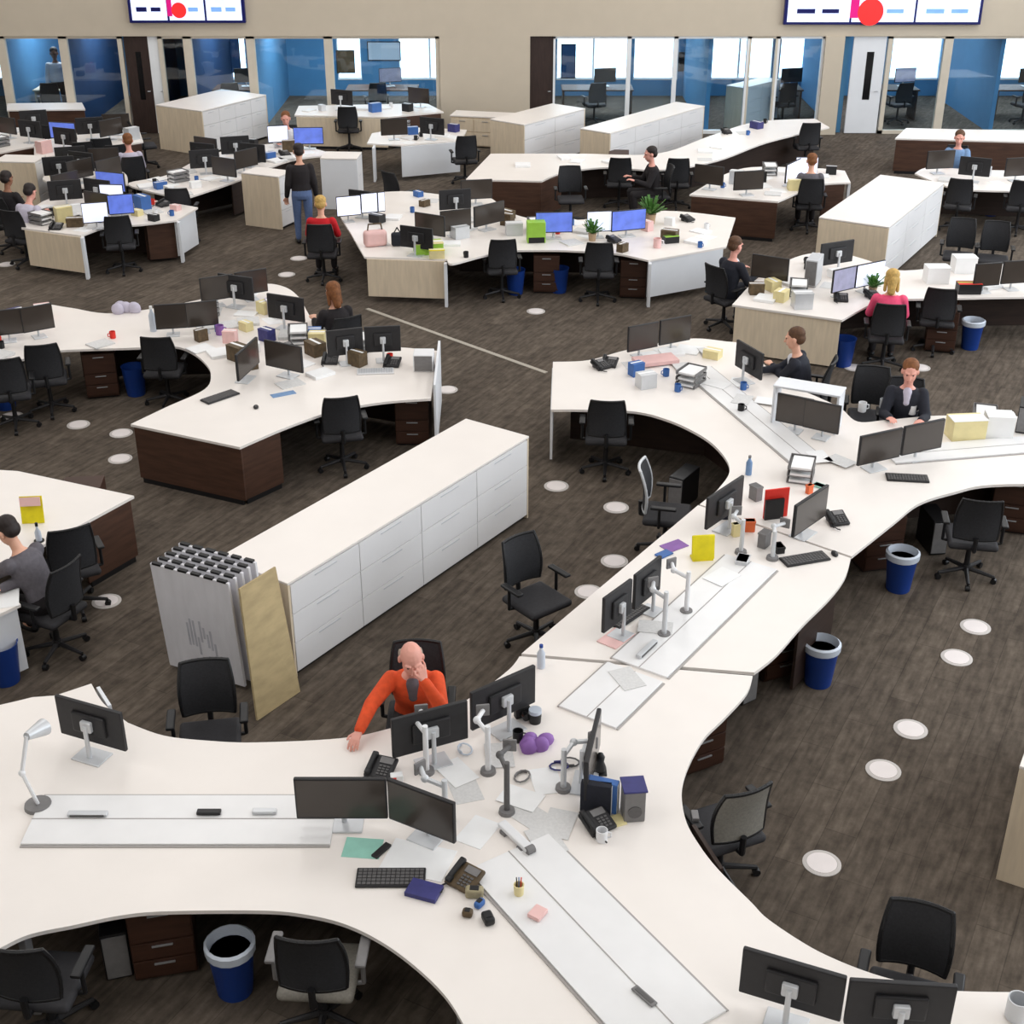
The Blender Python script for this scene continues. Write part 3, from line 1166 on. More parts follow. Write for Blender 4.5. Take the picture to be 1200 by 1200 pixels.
# framed pictures / dark boards on the office walls
for k, (px, py, w, h, m) in enumerate([(505 - 100, 75, 0.5, 0.6, 'brown_item'), (803, 84, 0.4, 0.5, 'black_gloss'), (1130, 80, 0.3, 0.7, 'black_gloss'), (666, 72, 0.4, 0.9, 'office_navy'),
                                      (450, 60, 0.9, 0.5, 'office_pale'), (268, 65, 0.6, 0.9, 'office_navy')]):
    p = WY(px, py, BACK_Y - 0.1)
    lab = ['brown framed board in the long bright office', 'black framed board behind the white shelf bank', 'tall black panel on the blue office wall at right', 'tall navy panel beside the bright windows right of the brown door',
           'pale board high on the wall of the long bright office', 'navy panel in the office left of the long bright one'][k]
    t = thing('wall_board', lab, 'board', (p.x, BACK_Y - 0.075, max(0.9, p.z)))
    MB().box((0, 0, 0), (w, 0.03, h), 0.003).build('frame', 'black', t)
    MB().box((0, -0.018, 0), (w - 0.05, 0.01, h - 0.05)).build('panel', m, t, False)

# the two news walls of screens
def news_wall(label, x0, x1, py, discs):
    a, b = WY(x0, py, WALL_Y - 0.12), WY(x1, py, WALL_Y - 0.12)
    w, z0, h = b.x - a.x, a.z, 1.35
    t = thing('video_wall', label, 'screen', ((a.x + b.x) / 2, WALL_Y - 0.06, z0))
    MB().box((0, 0, h / 2), (w, 0.11, h), 0.01).build('casing', 'picture_navy', t).material_slots[0].material
    sw = (w - 0.1) / 3
    for k in range(3):
        x = -w / 2 + 0.05 + sw * (k + 0.5)
        s = MB().box((x, -0.058, h / 2), (sw - 0.05, 0.012, h - 0.12)).build('screen', 'screen_news', t, False)
        MB().box((x - sw * 0.2, -0.066, 0.30), (sw * 0.28, 0.004, 0.10)).box((x + sw * 0.18, -0.066, 0.30), (sw * 0.26, 0.004, 0.09)).build('caption', 'picture_navy' if k == 0 else 'picture_sky', s, False)
        if k == 1:
            MB().cyl((x - sw * 0.2, -0.066, 0.28), (x - sw * 0.2, -0.070, 0.28), sw * 0.2, None, 28).build('picture', 'picture_red', s, False)
            MB().box((x - sw * 0.45, -0.066, 0.6), (sw * 0.13, 0.004, 0.9)).build('picture_band', 'picture_magenta', s, False)
    return t


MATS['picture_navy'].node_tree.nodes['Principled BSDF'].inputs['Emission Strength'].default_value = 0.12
news_wall('small row of three news screens high on the back wall at left', 152, 288, 27, 1)
news_wall('wide row of three news screens high on the back wall at right', 918, 1149, 29, 1)

# floor track
p, q = W(430, 362, 0), W(640, 437, 0)
d = q - p
o = MB().box(((p.x + q.x) / 2, (p.y + q.y) / 2, 0.004), (d.length, 0.07, 0.008), 0.0, Matrix.Rotation(math.atan2(d.y, d.x), 3, 'Z')).build('trim_1', 'track')
structure(o)

# floor outlets
OUT = [(963, 1012, 'nearest the right hand desk edge, first of its row'), (1035, 903, 'second from the near end of the right hand row'),
       (1067, 855, 'in the middle of the right hand row of five'), (1121, 771, 'fourth from the near end of the right hand row'),
       (1143, 735, 'at the far end of the right hand row'), (652, 570, 'by the leg of the bow desk end'), (722, 595, 'in the bay under the bow desk'),
       (720, 658, 'beside the thin edge of the straight bench, farther of two'), (690, 694, 'beside the thin edge of the straight bench, nearer of two'),
       (142, 508, 'beside the left dark wood desk end, farther of two'), (141, 538, 'beside the left dark wood desk end, nearer of two'),
       (92, 498, 'in the left bay of carpet before the cluttered desks'), (14, 488, 'at the left picture edge before the cluttered desks'),
       (125, 705, 'behind the grey jumper person'), (1001, 431, 'behind the man in dark suit, left of two'), (1078, 431, 'behind the man in dark suit, right of two'),
       (628, 365, 'on open carpet below the pale ended desks'), (336, 322, 'near the red cardigan woman'), (350, 303, 'next to the black chair of the red cardigan woman'), (8, 310, 'by the maple ended desk at the left edge'),
       (524, 457, 'beside the white end of the cluttered desk')]
for x, y, t in OUT:
    put('outlet', 'round white floor outlet ' + t, 'floor outlet', (x, y), 0.0)

# ------------------------------------------------------------------ main white desks
A1 = [(-110, 1190), (-60, 1142), (0, 1111), (35, 1095), (87, 1084), (140, 1073), (192, 1068), (300, 1067), (353, 1071), (407, 1084), (460, 1112), (513, 1157), (543, 1200), (575, 1270, 'c'),
      (900, 1400, 'c'), (1260, 1330, 'c'), (1260, 1163, 'c'), (1116, 1161), (1056, 1150), (1020, 1140), (981, 1125), (945, 1107), (900, 1077), (880, 1057), (840, 1017), (816, 985), (803, 959), (799, 927),
      (807, 897), (825, 865), (850, 840), (875, 812), (882, 792, 'c'), (609, 769, 'c'), (596, 785), (560, 812), (520, 834), (459, 853), (400, 865), (300, 870), (245, 868), (192, 862), (150, 847, 'c'),
      (122, 825), (107, 801, 'c'), (65, 815, 'c'), (38, 817, 'c'), (0, 826), (-110, 850, 'c')]
r = desk('large curved white desk in the foreground with the orange shirted man', A1)
trough(r, (38, 962), (392, 962), 0.52)
trough(r, (596, 1000), (800, 1215), 0.66)
trough(r, (688, 842), (744, 789), 0.52)
shade_spine(r, (-60, 962), (520, 962))
shade_spine(r, (560, 960), (790, 1200))
shade_spine(r, (640, 930), (720, 850))
panel(r, (107, 802), (122, 826), 'white_panel')
for a in [(540, 1170), (815, 950), (25, 1085), (120, 835)]:
    slab_leg(r, a, 'grey_plastic')
panel(r, (805, 962), (840, 1017), 'walnut_dark', 'modesty_panel')

AB = [(611, 766, 'c'), (818, 592, 'c'), (997, 654, 'c'), (990, 677), (973, 700), (940, 733), (910, 767), (884, 788, 'c')]
r = desk('straight white bench between the two curved desks, yellow card near its far end', AB, 'bench_desk')
trough(r, (749, 784), (880, 660), 0.52)
shade_spine(r, (745, 780), (900, 625))
panel(r, (985, 690), (940, 735), 'walnut_dark', 'modesty_panel')
panel(r, (640, 745), (700, 694), 'walnut_dark', 'modesty_panel', inset=-0.4)

A2 = [(646, 480, 'c'), (680, 480), (742, 482), (780, 491), (812, 505), (835, 520), (852, 540), (854, 556), (840, 575, 'c'), (820, 591, 'c'), (998, 652, 'c'), (1013, 640), (1047, 613), (1077, 590), (1117, 577), (1163, 568), (1270, 567, 'c'),
      (1270, 486, 'c'), (1190, 488), (1100, 487), (1040, 492), (1005, 494), (985, 478), (960, 466), (925, 450), (893, 425), (870, 404), (850, 400), (805, 397), (735, 410), (690, 422), (648, 424, 'c')]
r = desk('bow-shaped white desk at right of centre where the two suited men sit', A2)
shade_spine(r, (670, 452), (830, 470))
shade_spine(r, (830, 470), (950, 550))
shade_spine(r, (1000, 545), (1250, 525))
panel(r, (648, 428), (646, 478), 'white_panel', inset=-0.02)
panel(r, (900, 432), (1000, 490), 'walnut_dark', 'modesty_panel', inset=-0.05)
slab_leg(r, (850, 555), 'grey_plastic', 0.06, (0.1, 0, 0))
trough(r, (1040, 535), (1250, 518), 0.4)
trough(r, (815, 432), (945, 540), 0.4)

B = [(-80, 470), (0, 427), (30, 420), (50, 413), (77, 410, 'c'), (170, 407), (205, 406), (225, 413), (240, 425), (247, 438), (240, 456), (195, 477), (153, 497, 'c'), (281, 524, 'c'), (332, 502), (385, 483), (423, 475),
     (460, 470), (505, 467, 'c'), (512, 411, 'c'), (470, 407), (430, 405), (395, 398), (366, 374), (350, 348), (330, 335), (300, 334), (230, 352), (137, 367), (85, 361), (61, 357, 'c'), (30, 362), (-80, 378, 'c')]
r = desk('cluttered white desk at left with a dark wood corner end', B)
panel(r, (153, 498), (281, 525), 'walnut', foot=True)
panel(r, (282, 524), (331, 503), 'walnut', 'corner_panel', foot=True)
panel(r, (506, 466), (512, 412), 'white_panel', inset=-0.05, z1=0.90)
shade_spine(r, (90, 385), (300, 380))
shade_spine(r, (300, 390), (230, 500))
shade_spine(r, (310, 410), (500, 440))
C1 = [(157, 581, 'c'), (48, 640, 'c'), (10, 658), (-90, 690, 'c'), (-90, 545, 'c'), (21, 552, 'c')]
r = desk('white desk corner with a dark wood end at the left photo edge', C1)
panel(r, (156, 583), (95, 616), 'walnut', foot=True)
panel(r, (21, 553), (156, 581), 'walnut', 'end_panel', inset=-0.06)
C2 = [(24, 708, 'c'), (6, 688, 'c'), (-100, 660, 'c'), (-100, 760, 'c'), (-20, 728)]
r = desk('white desk tip with pale end panel under the grey jumper person\'s hands', C2)
panel(r, (23, 709), (-20, 727), 'white_panel')
D = [(427, 301, 'c'), (524, 304, 'c'), (530, 309), (565, 300), (595, 294), (640, 293), (677, 294), (722, 297), (760, 305, 'c'), (851, 289, 'c'), (862, 255, 'c'), (779, 247), (700, 256), (640, 258), (600, 250), (572, 231), (535, 230), (470, 224), (400, 232),
     (398, 250), (412, 275)]
r = desk('white desk in mid distance with one beige and one white end panel', D)
panel(r, (428, 302), (522, 305), 'maple', z0=0.10)
slab_leg(r, (522, 306), 'white_panel')
panel(r, (761, 305), (850, 290), 'white_panel', z0=0.12)
slab_leg(r, (762, 306), 'white_panel')
shade_spine(r, (540, 270), (760, 272))
shade_spine(r, (470, 240), (540, 270))
EE = [(858, 357, 'c'), (987, 375, 'c'), (1022, 356), (1050, 351), (1080, 350), (1185, 348), (1280, 347, 'c'), (1280, 312, 'c'), (1200, 310), (1140, 309), (1060, 317), (1030, 309), (985, 297), (940, 299), (893, 322)]
r = desk('white desk at right with a pale grey end panel beside the pink top woman', EE)
panel(r, (860, 358), (986, 375), 'maple', z0=0.03)
shade_spine(r, (900, 340), (1030, 330))
shade_spine(r, (1030, 330), (1250, 328))
G = [(546, 210, 'c'), (635, 212, 'c'), (660, 202), (710, 196), (775, 199), (840, 188), (900, 166), (972, 149, 'c'), (955, 139, 'c'), (885, 143), (830, 160), (770, 180), (680, 180), (575, 180, 'c')]
r = desk('long white angled bench on dark wood before the glass offices', G)
panel(r, (547, 211), (634, 213), 'walnut', foot=True)
panel(r, (635, 213), (660, 203), 'walnut', 'side_panel')
shade_spine(r, (600, 192), (770, 189))
shade_spine(r, (770, 189), (955, 146))
H = [(808, 228, 'c'), (912, 236, 'c'), (935, 226), (962, 216), (997, 214, 'c'), (990, 200, 'c'), (955, 197), (880, 196), (845, 206, 'c')]
r = desk('white topped desk with a dark wood front just left of the long file bank', H)
panel(r, (809, 229), (912, 237), 'walnut', foot=True)
slab_leg(r, (995, 213), 'white_panel')
panel(r, (965, 216), (992, 214), 'walnut', 'side_panel')
I = [(1049, 162, 'c'), (1280, 168, 'c'), (1280, 155, 'c'), (1062, 150, 'c')]
r = desk('white counter with dark wood front before the far right office', I, 'counter_desk')
panel(r, (1050, 163), (1270, 169), 'walnut', foot=True)
J = [(1072, 203, 'c'), (1109, 218), (1150, 223), (1280, 225, 'c'), (1280, 202, 'c'), (1150, 199), (1090, 196)]
r = desk('littered white desk in front of the far right counter', J)
shade_spine(r, (1090, 207), (1270, 213))
K = [(25, 267, 'c'), (95, 276, 'c'), (125, 266), (165, 263), (207, 258, 'c'), (232, 243, 'c'), (190, 236), (110, 226), (50, 236)]
r = desk('littered white desk at far left with a maple end panel', K)
panel(r, (26, 268), (94, 277), 'maple', z0=0.10)
slab_leg(r, (96, 276), 'white_panel')
panel(r, (207, 258), (231, 244), 'white_panel', z0=0.10)
slab_leg(r, (209, 258), 'white_panel')
panel(r, (170, 260), (205, 257), 'walnut', 'side_panel')
shade_spine(r, (60, 250), (210, 250))
L1 = [(150, 216), (215, 233, 'c'), (275, 213), (340, 188), (395, 181, 'c'), (330, 168), (250, 180), (196, 205)]
r = desk('paper strewn white desk before the file bank by the left offices', L1)
shade_spine(r, (180, 215), (350, 180))
panel(r, (278, 212), (338, 190), 'walnut_dark', 'modesty_panel', inset=0.15)
L2 = [(40, 186, 'c'), (168, 166, 'c'), (163, 152, 'c'), (100, 154), (40, 170, 'c')]
r = desk('white topped desk with a dark wood front at far left', L2)
panel(r, (42, 187), (167, 167), 'walnut', foot=True)
L3 = [(-60, 190, 'c'), (48, 170, 'c'), (60, 150, 'c'), (-60, 150, 'c')]
r = desk('white desk at the left photo edge behind the maple cabinet', L3)
panel(r, (-58, 190), (46, 171), 'walnut', foot=True)
L4 = [(8, 129, 'c'), (100, 128, 'c'), (96, 120, 'c'), (8, 121, 'c')]
r = desk('narrow pale counter below the far left office glass', L4, 'counter_desk')
panel(r, (9, 129), (99, 128), 'walnut', foot=True)
L5 = [(345, 135, 'c'), (455, 137, 'c'), (520, 131, 'c'), (500, 121, 'c'), (350, 124, 'c')]
r = desk('pale counter below the long bright office glass', L5, 'counter_desk')
panel(r, (346, 136), (454, 138), 'maple', foot=True)
panel(r, (456, 137), (518, 132), 'walnut', 'side_panel')
M_ = [(430, 168, 'c'), (470, 170, 'c'), (541, 164, 'c'), (547, 152, 'c'), (480, 149, 'c'), (436, 156, 'c')]
r = desk('small white desk with bluish white panels behind the pale ended desk', M_)
panel(r, (470, 171), (540, 165), 'white_panel', z0=0.08)
slab_leg(r, (438, 170), 'white_panel', 0.3)
L6 = [(88, 240 - 20, 'c'), (150, 216, 'c'), (140, 200), (70, 196, 'c'), (50, 210)]
r = desk('littered white desk top behind the maple ended desk', L6)
shade_spine(r, (70, 208), (140, 210))
L7 = [(180, 160), (240, 152, 'c'), (230, 143, 'c'), (170, 150)]

# low drawer bank along the solid wall
t = thing('credenza', 'low maple drawer bank against the solid stretch of back wall', 'cabinet', (0, 0, 0))
a, b = W(532, 172, 0), W(612, 176, 0)
c = (a + b) / 2
ang = math.atan2(b.y - a.y, b.x - a.x)
t.location = (c.x, c.y + 0.3, 0)
t.rotation_euler = (0, 0, ang)
Lw = (b - a).length
MB().box((0, 0, 0.36), (Lw, 0.55, 0.66), 0.005).build('body', 'maple', t)
MB().box((0, 0, 0.705), (Lw + 0.04, 0.6, 0.03), 0.004).build('top', 'file_top', t)
for k in range(3):
    for j in range(2):
        dr = MB().box((-Lw / 3 + k * Lw / 3, -0.282, 0.20 + 0.31 * j), (Lw / 3 - 0.02, 0.02, 0.29), 0.003).build('drawer', 'maple', t)
        MB().box((-Lw / 3 + k * Lw / 3, -0.297, 0.29 + 0.31 * j), (0.14, 0.014, 0.014), 0.003).build('handle', 'steel', dr)


# ------------------------------------------------------------------ banks of file cabinets
def file_bank(near_r, far_r, near_l, h, label, place_word, units, end_m='file_white', side='end', nolast=False):
    """three photo points of the top: near right, far right and near left corner"""
    a, b, c = W(near_r[0], near_r[1], h), W(far_r[0], far_r[1], h), W(near_l[0], near_l[1], h)
    d = b - a
    ang = math.atan2(d.y, d.x)
    R = Matrix.Rotation(ang, 3, 'Z')
    L = d.length
    n = R @ Vector((0, 1, 0))
    wd = abs((c - a).dot(n))
    e = 0.03
    uw = (L - 2 * e) / units
    for k in range(units):
        p = a + d.normalized() * (e + uw * (k + 0.5)) + n * (wd / 2)
        pos = ['nearest', 'second', 'third', 'fourth', 'fifth'][k] if k < units - 1 or units == 1 else 'farthest'
        place('file_unit', '%s pale file cabinet of the %s' % (pos, place_word), 'file cabinet', (p.x, p.y, 0), ang, 'cabinets of the ' + place_word, None,
              (uw / 0.93, wd / 1.0, (h - 0.025) / 1.0))
    mid = a + d / 2 + n * (wd / 2)
    o = MB().box((0, 0, 0), (L, wd, 0.025), 0.004).build('cabinet_top', 'file_top')
    o.location = (mid.x, mid.y, h - 0.0125)
    o.rotation_euler = (0, 0, ang)
    tag(o, 'long pale top slab over the ' + place_word, 'counter top')
    for s, w_ in ((0, 'near'), (1, 'far')):
        p = a + d.normalized() * (e / 2 + s * (L - e)) + n * (wd / 2)
        o = MB().box((0, 0, 0), (e - 0.004, wd - 0.004, h - 0.03), 0.003).build('end_board', end_m)
        o.location = (p.x, p.y, (h - 0.03) / 2)
        o.rotation_euler = (0, 0, ang)
        tag(o, '%s end board closing the %s' % (w_, place_word), 'board')


FH = 1.0
file_bank((337, 684), (620, 511), (252, 655), FH, '', 'big white file bank in the middle of the floor', 4, 'maple')
file_bank((1042, 266), (1107, 214), (966, 250), FH, '', 'white file bank behind the pink top woman', 3, 'maple')
file_bank((1292, 926), (1330, 780), (1190, 911), 1.05, '', 'cream cabinet at the right photo edge', 2, 'maple')
file_bank((236, 130), (312, 111), (168, 126), FH, '', 'white file bank by the left offices', 4, 'maple')
file_bank((715, 156), (826, 124), (688, 148), FH, '', 'long white file bank below the right offices', 4, 'maple')
file_bank((614, 146), (686, 127), (560, 143), FH, '', 'short white file bank by the dark brown door', 2, 'maple')
file_bank((872, 103), (915, 93), (846, 101), FH, '', 'pale file bank inside the right glass office', 2, 'maple')
file_bank((326, 207), (343, 200), (272, 206), FH, '', 'single short cream cabinet beside the person in jeans', 1, 'maple')
file_bank((40, 190), (54, 182), (-20, 195), FH, '', 'maple cabinet at the far left edge', 1, 'maple')
file_bank((418, 186), (424, 178), (376, 184), FH, '', 'small bluish white cabinet behind the red cardigan woman', 1, 'white_panel')


# ------------------------------------------------------------------ the stack of boards in front of the big file bank
pa, pb = W(200, 776, 0.06), W(288, 802, 0.06)      # foot of the front board
d = pb - pa
ang = math.atan2(d.y, d.x)
R = Matrix.Rotation(ang, 3, 'Z')
nb = R @ Vector((0, 1, 0))
wd = d.length * 1.0
tilt = math.radians(-7)
for k in range(5):
    p = (pa + pb) / 2 + nb * (0.10 * k)
    o = MB().box((0, 0, 0.57), (wd, 0.028, 1.12), 0.003).build('foam_board', 'foam_board')
    o.location = (p.x, p.y, 0.03)
    o.rotation_euler = (math.radians(4), 0, ang)
    w_ = ['front white foam board with a faint grey sketch, leaning before the big file bank', 'second white foam board of the leaning stack, behind the sketched one', 'middle white foam board of the leaning stack', 'fourth white foam board of the leaning stack',
          'last white foam board of the leaning stack, next to the file bank'][k]
    tag(o, w_, 'board', 'foam boards leaning at the big file bank')
    if k == 0:
        s = MB()
        rr = random.Random(5)
        for j in range(9):
            x = -0.12 + 0.035 * j
            s.box((x, -0.0150, 0.42 + rr.uniform(-0.08, 0.1)), (0.022, 0.002, rr.uniform(0.10, 0.3)))
        s.build('sketch', 'sketch_grey', o, False)
    f = MB()
    for j in range(6):
        f.box((-wd / 2 + wd * (j + 0.5) / 6, 0, 1.135), (wd / 9, 0.036, 0.022))
    f.build('edge_clip', 'black', o, False)
qa, qb, qc, qd = W(300, 844, 0.0), W(350, 810, 0.0), W(321, 664, 1.16), W(279, 690, 1.16)
qn = (qb - qa).cross(qd - qa).normalized() * 0.022
f = MB()
t = bmesh.new()
va = [t.verts.new(v) for v in (qa, qb, qc, qd)]
vb = [t.verts.new(v + qn) for v in (qa, qb, qc, qd)]
t.faces.new(va)
t.faces.new(list(reversed(vb)))
for k in range(4):
    t.faces.new((va[k], vb[k], vb[(k + 1) % 4], va[(k + 1) % 4]))
bmesh.ops.recalc_face_normals(t, faces=t.faces)
f._take(t, None, False)
o = f.build('leaning_board', 'cardboard', None, False)
tag(o, 'big khaki board leaning against the right side of the foam board stack', 'board')

# ------------------------------------------------------------------ screens
fg = 'foreground curved desk'
monitor('dark wide screen facing us beside the keyboard, left of the front pair', (348, 958, 455, 958), True)
monitor('dark wide screen facing us, right and slanting one of the front pair', (457, 958, 534, 988), True)
monitor('black screen with its back to us right under the orange shirted man', (460, 888, 548, 864), False)
monitor('black screen with its back to us just right of the orange shirted man', (552, 856, 626, 822), False)
monitor('screen seen edge-on with a grey-brown face beside the blue binder', (684, 946, 702, 868), True)
monitor('nearer black screen of the pair turned away on the straight bench', (706, 742, 738, 718), False)
monitor('farther black screen of the pair turned away on the straight bench', (742, 714, 772, 690), False)
monitor('black screen turned away at the far end of the bench beside the red card', (822, 624, 872, 590), False)
monitor('dark screen facing the right hand bay next to the red card', (928, 630, 966, 604), True)
monitor('left black screen of the pair at the bottom right, back to us', (866, 1160, 985, 1196), False)
monitor('right black screen of the pair at the bottom right, back to us', (988, 1198, 1112, 1206), False)
monitor('black tilted screen on the pale arm at the left end of the foreground desk', (73, 858, 149, 880), False)
monitor('left dark screen of the wide pair before the upright suited man', (1004, 546, 1053, 535), True)
monitor('right dark screen of the wide pair before the upright suited man', (1055, 534, 1102, 524), True)
monitor('left dark screen in the low white frame on the bow desk', (915, 494, 944, 500), True)
monitor('right dark screen in the low white frame on the bow desk', (946, 501, 977, 508), True)
monitor('black screen right before the man reaching forward', (862, 428, 892, 446), False)
monitor('left navy black screen at the far edge of the bow desk', (735, 413, 770, 406), True)
monitor('right navy black screen at the far edge of the bow desk', (772, 405, 808, 398), True)
monitor('left black screen of the pair on the cluttered left desk', (186, 386, 218, 384), True)
monitor('right black screen of the pair on the cluttered left desk', (220, 384, 256, 380), True)
monitor('left dark screen at the far rim of the cluttered left desk', (236, 354, 275, 348), True)
monitor('right dark screen at the far rim of the cluttered left desk', (277, 347, 314, 341), True)
monitor('slim dark screen standing edge-on in the middle of the cluttered left desk', (278, 448, 304, 424), True)
monitor('black screen at the left photo edge on the cluttered left desk', (-8, 394, 28, 390), True)
monitor('black screen second from the left photo edge on the cluttered left desk', (30, 390, 62, 384), True)
monitor('left black screen with its back to us before the long haired woman', (384, 418, 426, 413), False)
monitor('right black screen with its back to us before the long haired woman', (428, 413, 470, 411), False)
monitor('left black slanting screen on the desk with the lime box', (516, 272, 552, 268), True)
monitor('right black slanting screen on the desk with the lime box', (554, 267, 592, 258), True)
monitor('left lit white screen by the red cardigan woman', (398, 254, 420, 252), True, None, kind='monitor_white')
monitor('right lit white screen by the red cardigan woman', (427, 250, 448, 248), True, None, kind='monitor_white')
monitor('blue lit screen beside the green plant in mid distance', (716, 272, 756, 268), True, None, kind='monitor_blue')
monitor('white lit small screen left of the blue screen', (690, 272, 714, 271), True, None, kind='monitor_white')
monitor('grey lit screen before the pink top woman', (974, 344, 1000, 338), True, None, kind='monitor_grey')
monitor('white lit screen before the pink top woman', (1001, 338, 1034, 331), True, None, kind='monitor_white')
monitor('black screen turned away behind the lit pair of the pink top woman', (960, 312, 998, 306), False)
monitor('left black screen at the right photo edge on the desk of the pink top woman', (1142, 336, 1168, 334), True)
monitor('right black screen at the right photo edge on the desk of the pink top woman', (1172, 333, 1204, 331), True)
monitor('white lit screen on the maple ended desk', (100, 262, 126, 260), True, None, kind='monitor_white')
monitor('navy screen right of the white lit one on the maple ended desk', (129, 252, 157, 250), True, None, kind='monitor_blue')
monitor('white lit screen on the dark fronted desk left of the long file bank', (918, 216, 938, 206), True, None, kind='monitor_white')

# ------------------------------------------------------------------ chairs
chair('grey mesh office chair swivelled in the right hand bay, pale back to us', (850, 928), (735, 800), 0.8, None, {'backrest': 'grey_mesh', 'seat': 'charcoal'}, rz=None)
chair('dark office chair behind the bottom right pair of screens', (1075, 1100), (1040, 1330), 1.0)
chair('dark office chair tucked in behind the foreground desk by the leaning boards', (238, 800), (228, 1000), 1.0)
chair('dark office chair at the bottom left corner of the photo', (42, 1104), (120, 960), 0.8)
chair('grey armed office chair half under the front curve of the foreground desk', (376, 1140), (420, 960), 0.46, None, {'seat': 'grey_mesh', 'armrest': 'grey_plastic'})
chair('dark office chair pushed to the left side of the straight bench', (628, 752), (760, 840), 0.0)
chair('office chair in the bay between bench and bow desk, thin back edge-on', (778, 648), (900, 660), 0.0, None, {'back_frame': 'silver'})
chair('black office chair whose back shows over the front edge of the bow desk', (709, 552), (712, 400), 0.0)
chair('navy black office chair at the right desk arm by the lone keyboard', (1130, 676), (1100, 540), 0.0)
chair('empty black office chair left of the upright suited man', (1012, 530), (1010, 640), 0.0)
chair('dark narrow backed office chair at the right bay of the cluttered left desk', (402, 548), (360, 400), 0.0)
chair('black office chair in the left bay of the cluttered desk, nearest the blue bin', (205, 462), (250, 390), 0.0)
chair('black office chair at the photo edge in the left bay of the cluttered desk', (20, 500), (20, 380), 0.0)
chair('second black office chair from the photo edge in the left bay of the cluttered desk', (62, 482), (60, 380), 0.0)
chair('dark office chair behind the grey jumper person', (92, 712), (40, 600), 0.0)
chair('black office chair at the desk with the lime box, right one of two', (700, 352), (690, 250), 0.0)
chair('black office chair at the desk with the lime box, left one of two', (588, 348), (560, 250), 0.0)
chair('black office chair to the right of the pink top woman', (1092, 396), (1090, 300), 0.0)
chair('black office chair at the maple ended desk', (146, 318), (150, 230), 0.0)
chair('black office chair under the white bench before the glass offices, left of two', (724, 232), (720, 170), 0.0)
chair('black office chair under the white bench before the glass offices, right of two', (786, 226), (770, 170), 0.0)
chair('dark office chair between far right counter and file bank', (1118, 270), (1130, 200), 0.0)
chair('black office chair by the left office file bank', (228, 262), (270, 190), 0.0)
chair('dark chair at the small bluish paneled desk', (545, 214), (500, 150), 0.0)
chair('dark chair right of the pale ended desk group, by the angled bench arm', (930, 186), (880, 140), 0.0)

for x, y, lx, ly, t_ in [(104, 222, 100, 200, 'just behind the maple ended desk, left of two'), (140, 226, 120, 200, 'just behind the maple ended desk, right of two'), (70, 200, 100, 150, 'before the dark fronted far left desk, left of two'),
                         (120, 196, 110, 150, 'before the dark fronted far left desk, right of two'), 
                         (172, 196, 240, 190, 'at the left end of the paper strewn desk'), (1158, 336, 1160, 400, 'behind the desk of the pink top woman at the right photo edge'),
                         (1118, 332, 1110, 400, 'behind the desk of the pink top woman, next to the white cartons'), (470, 262, 520, 250, 'behind the white desk with the lime box'), (668, 262, 680, 300, 'at the far rim of the white desk with the lime box'),
                         (1190, 254, 1190, 200, 'under the littered far right desk near the photo edge'), (410, 176, 420, 130, 'before the pale counter of the long bright office')]:
    chair('dark office chair ' + t_, (x, y), (lx, ly), 0.0)

SEATS = {'bald man': 'of the bald man in orange', 'dark haired man in a black': 'of the man reaching forward over the bow desk', 'man in a dark suit and pale': 'of the upright suited man', 'blond woman': 'under the woman in the bright pink top',
         'man in a dark suit seated at the end': 'of the man seated at the pale grey ended desk', 'dark haired person in a grey': 'under the grey jumper person', 'fair haired': 'of the red cardigan woman', 'long brown': 'of the long brown haired woman',
         'person in dark clothes': 'of the dark clothed person at the far left edge', 'person in a pale lilac': 'of the lilac shirted person at the maple ended desk', 'person in a light blue': 'of the light blue shirted person', 'dark dressed': 'of the dark dressed person at the angled bench',
         'person in a grey top': 'of the person in grey at the dark wood desk', 'person in a mauve': 'of the mauve topped person', 'person in a white shirt at the middle': 'of the white shirted person at the back desks'}
for lab, root, rz in PEOPLE:
    for key, words in SEATS.items():
        if lab.startswith(key):
            q = root.location
            sn = Vector((math.sin(rz), -math.cos(rz), 0)) * -0.04
            place('chair', 'black office chair ' + words, 'chair', (q.x + sn.x, q.y + sn.y, 0), rz)

# ------------------------------------------------------------------ under the desks
PED = [((196, 1112), (200, 1300), 'under the front curve of the foreground desk'), ((898, 778), (1010, 880), 'under the right edge of the straight bench beside the blue bin'),
       ((1180, 612), (1180, 760), 'under the right hand arm of the bow desk'), ((122, 458), (122, 560), 'in the left bay of the cluttered desk'), ((486, 512), (470, 600), 'at the white end of the cluttered left desk'),
       ((640, 338), (640, 420), 'in the middle under the desk with the lime box'), ((742, 344), (730, 420), 'beside the white end panel of the desk with the lime box'), ((1100, 406), (1100, 480), 'under the desk right of the pink top woman'),
       ((1018, 655), (1100, 740), 'at the right hand bend by the far bin'), ((188, 300), (186, 360), 'under the maple ended desk'), ((724, 214), (722, 260), 'under the angled bench before the glass offices'),
       ((800, 884), (900, 980), 'at the curve of the right bay'), ((104, 632), (60, 760), 'inside the dark wood end at the left photo edge')]
for a, b, t in PED:
    put('pedestal', 'dark wood drawer pedestal ' + t, 'drawer unit', a, 0.0, b)
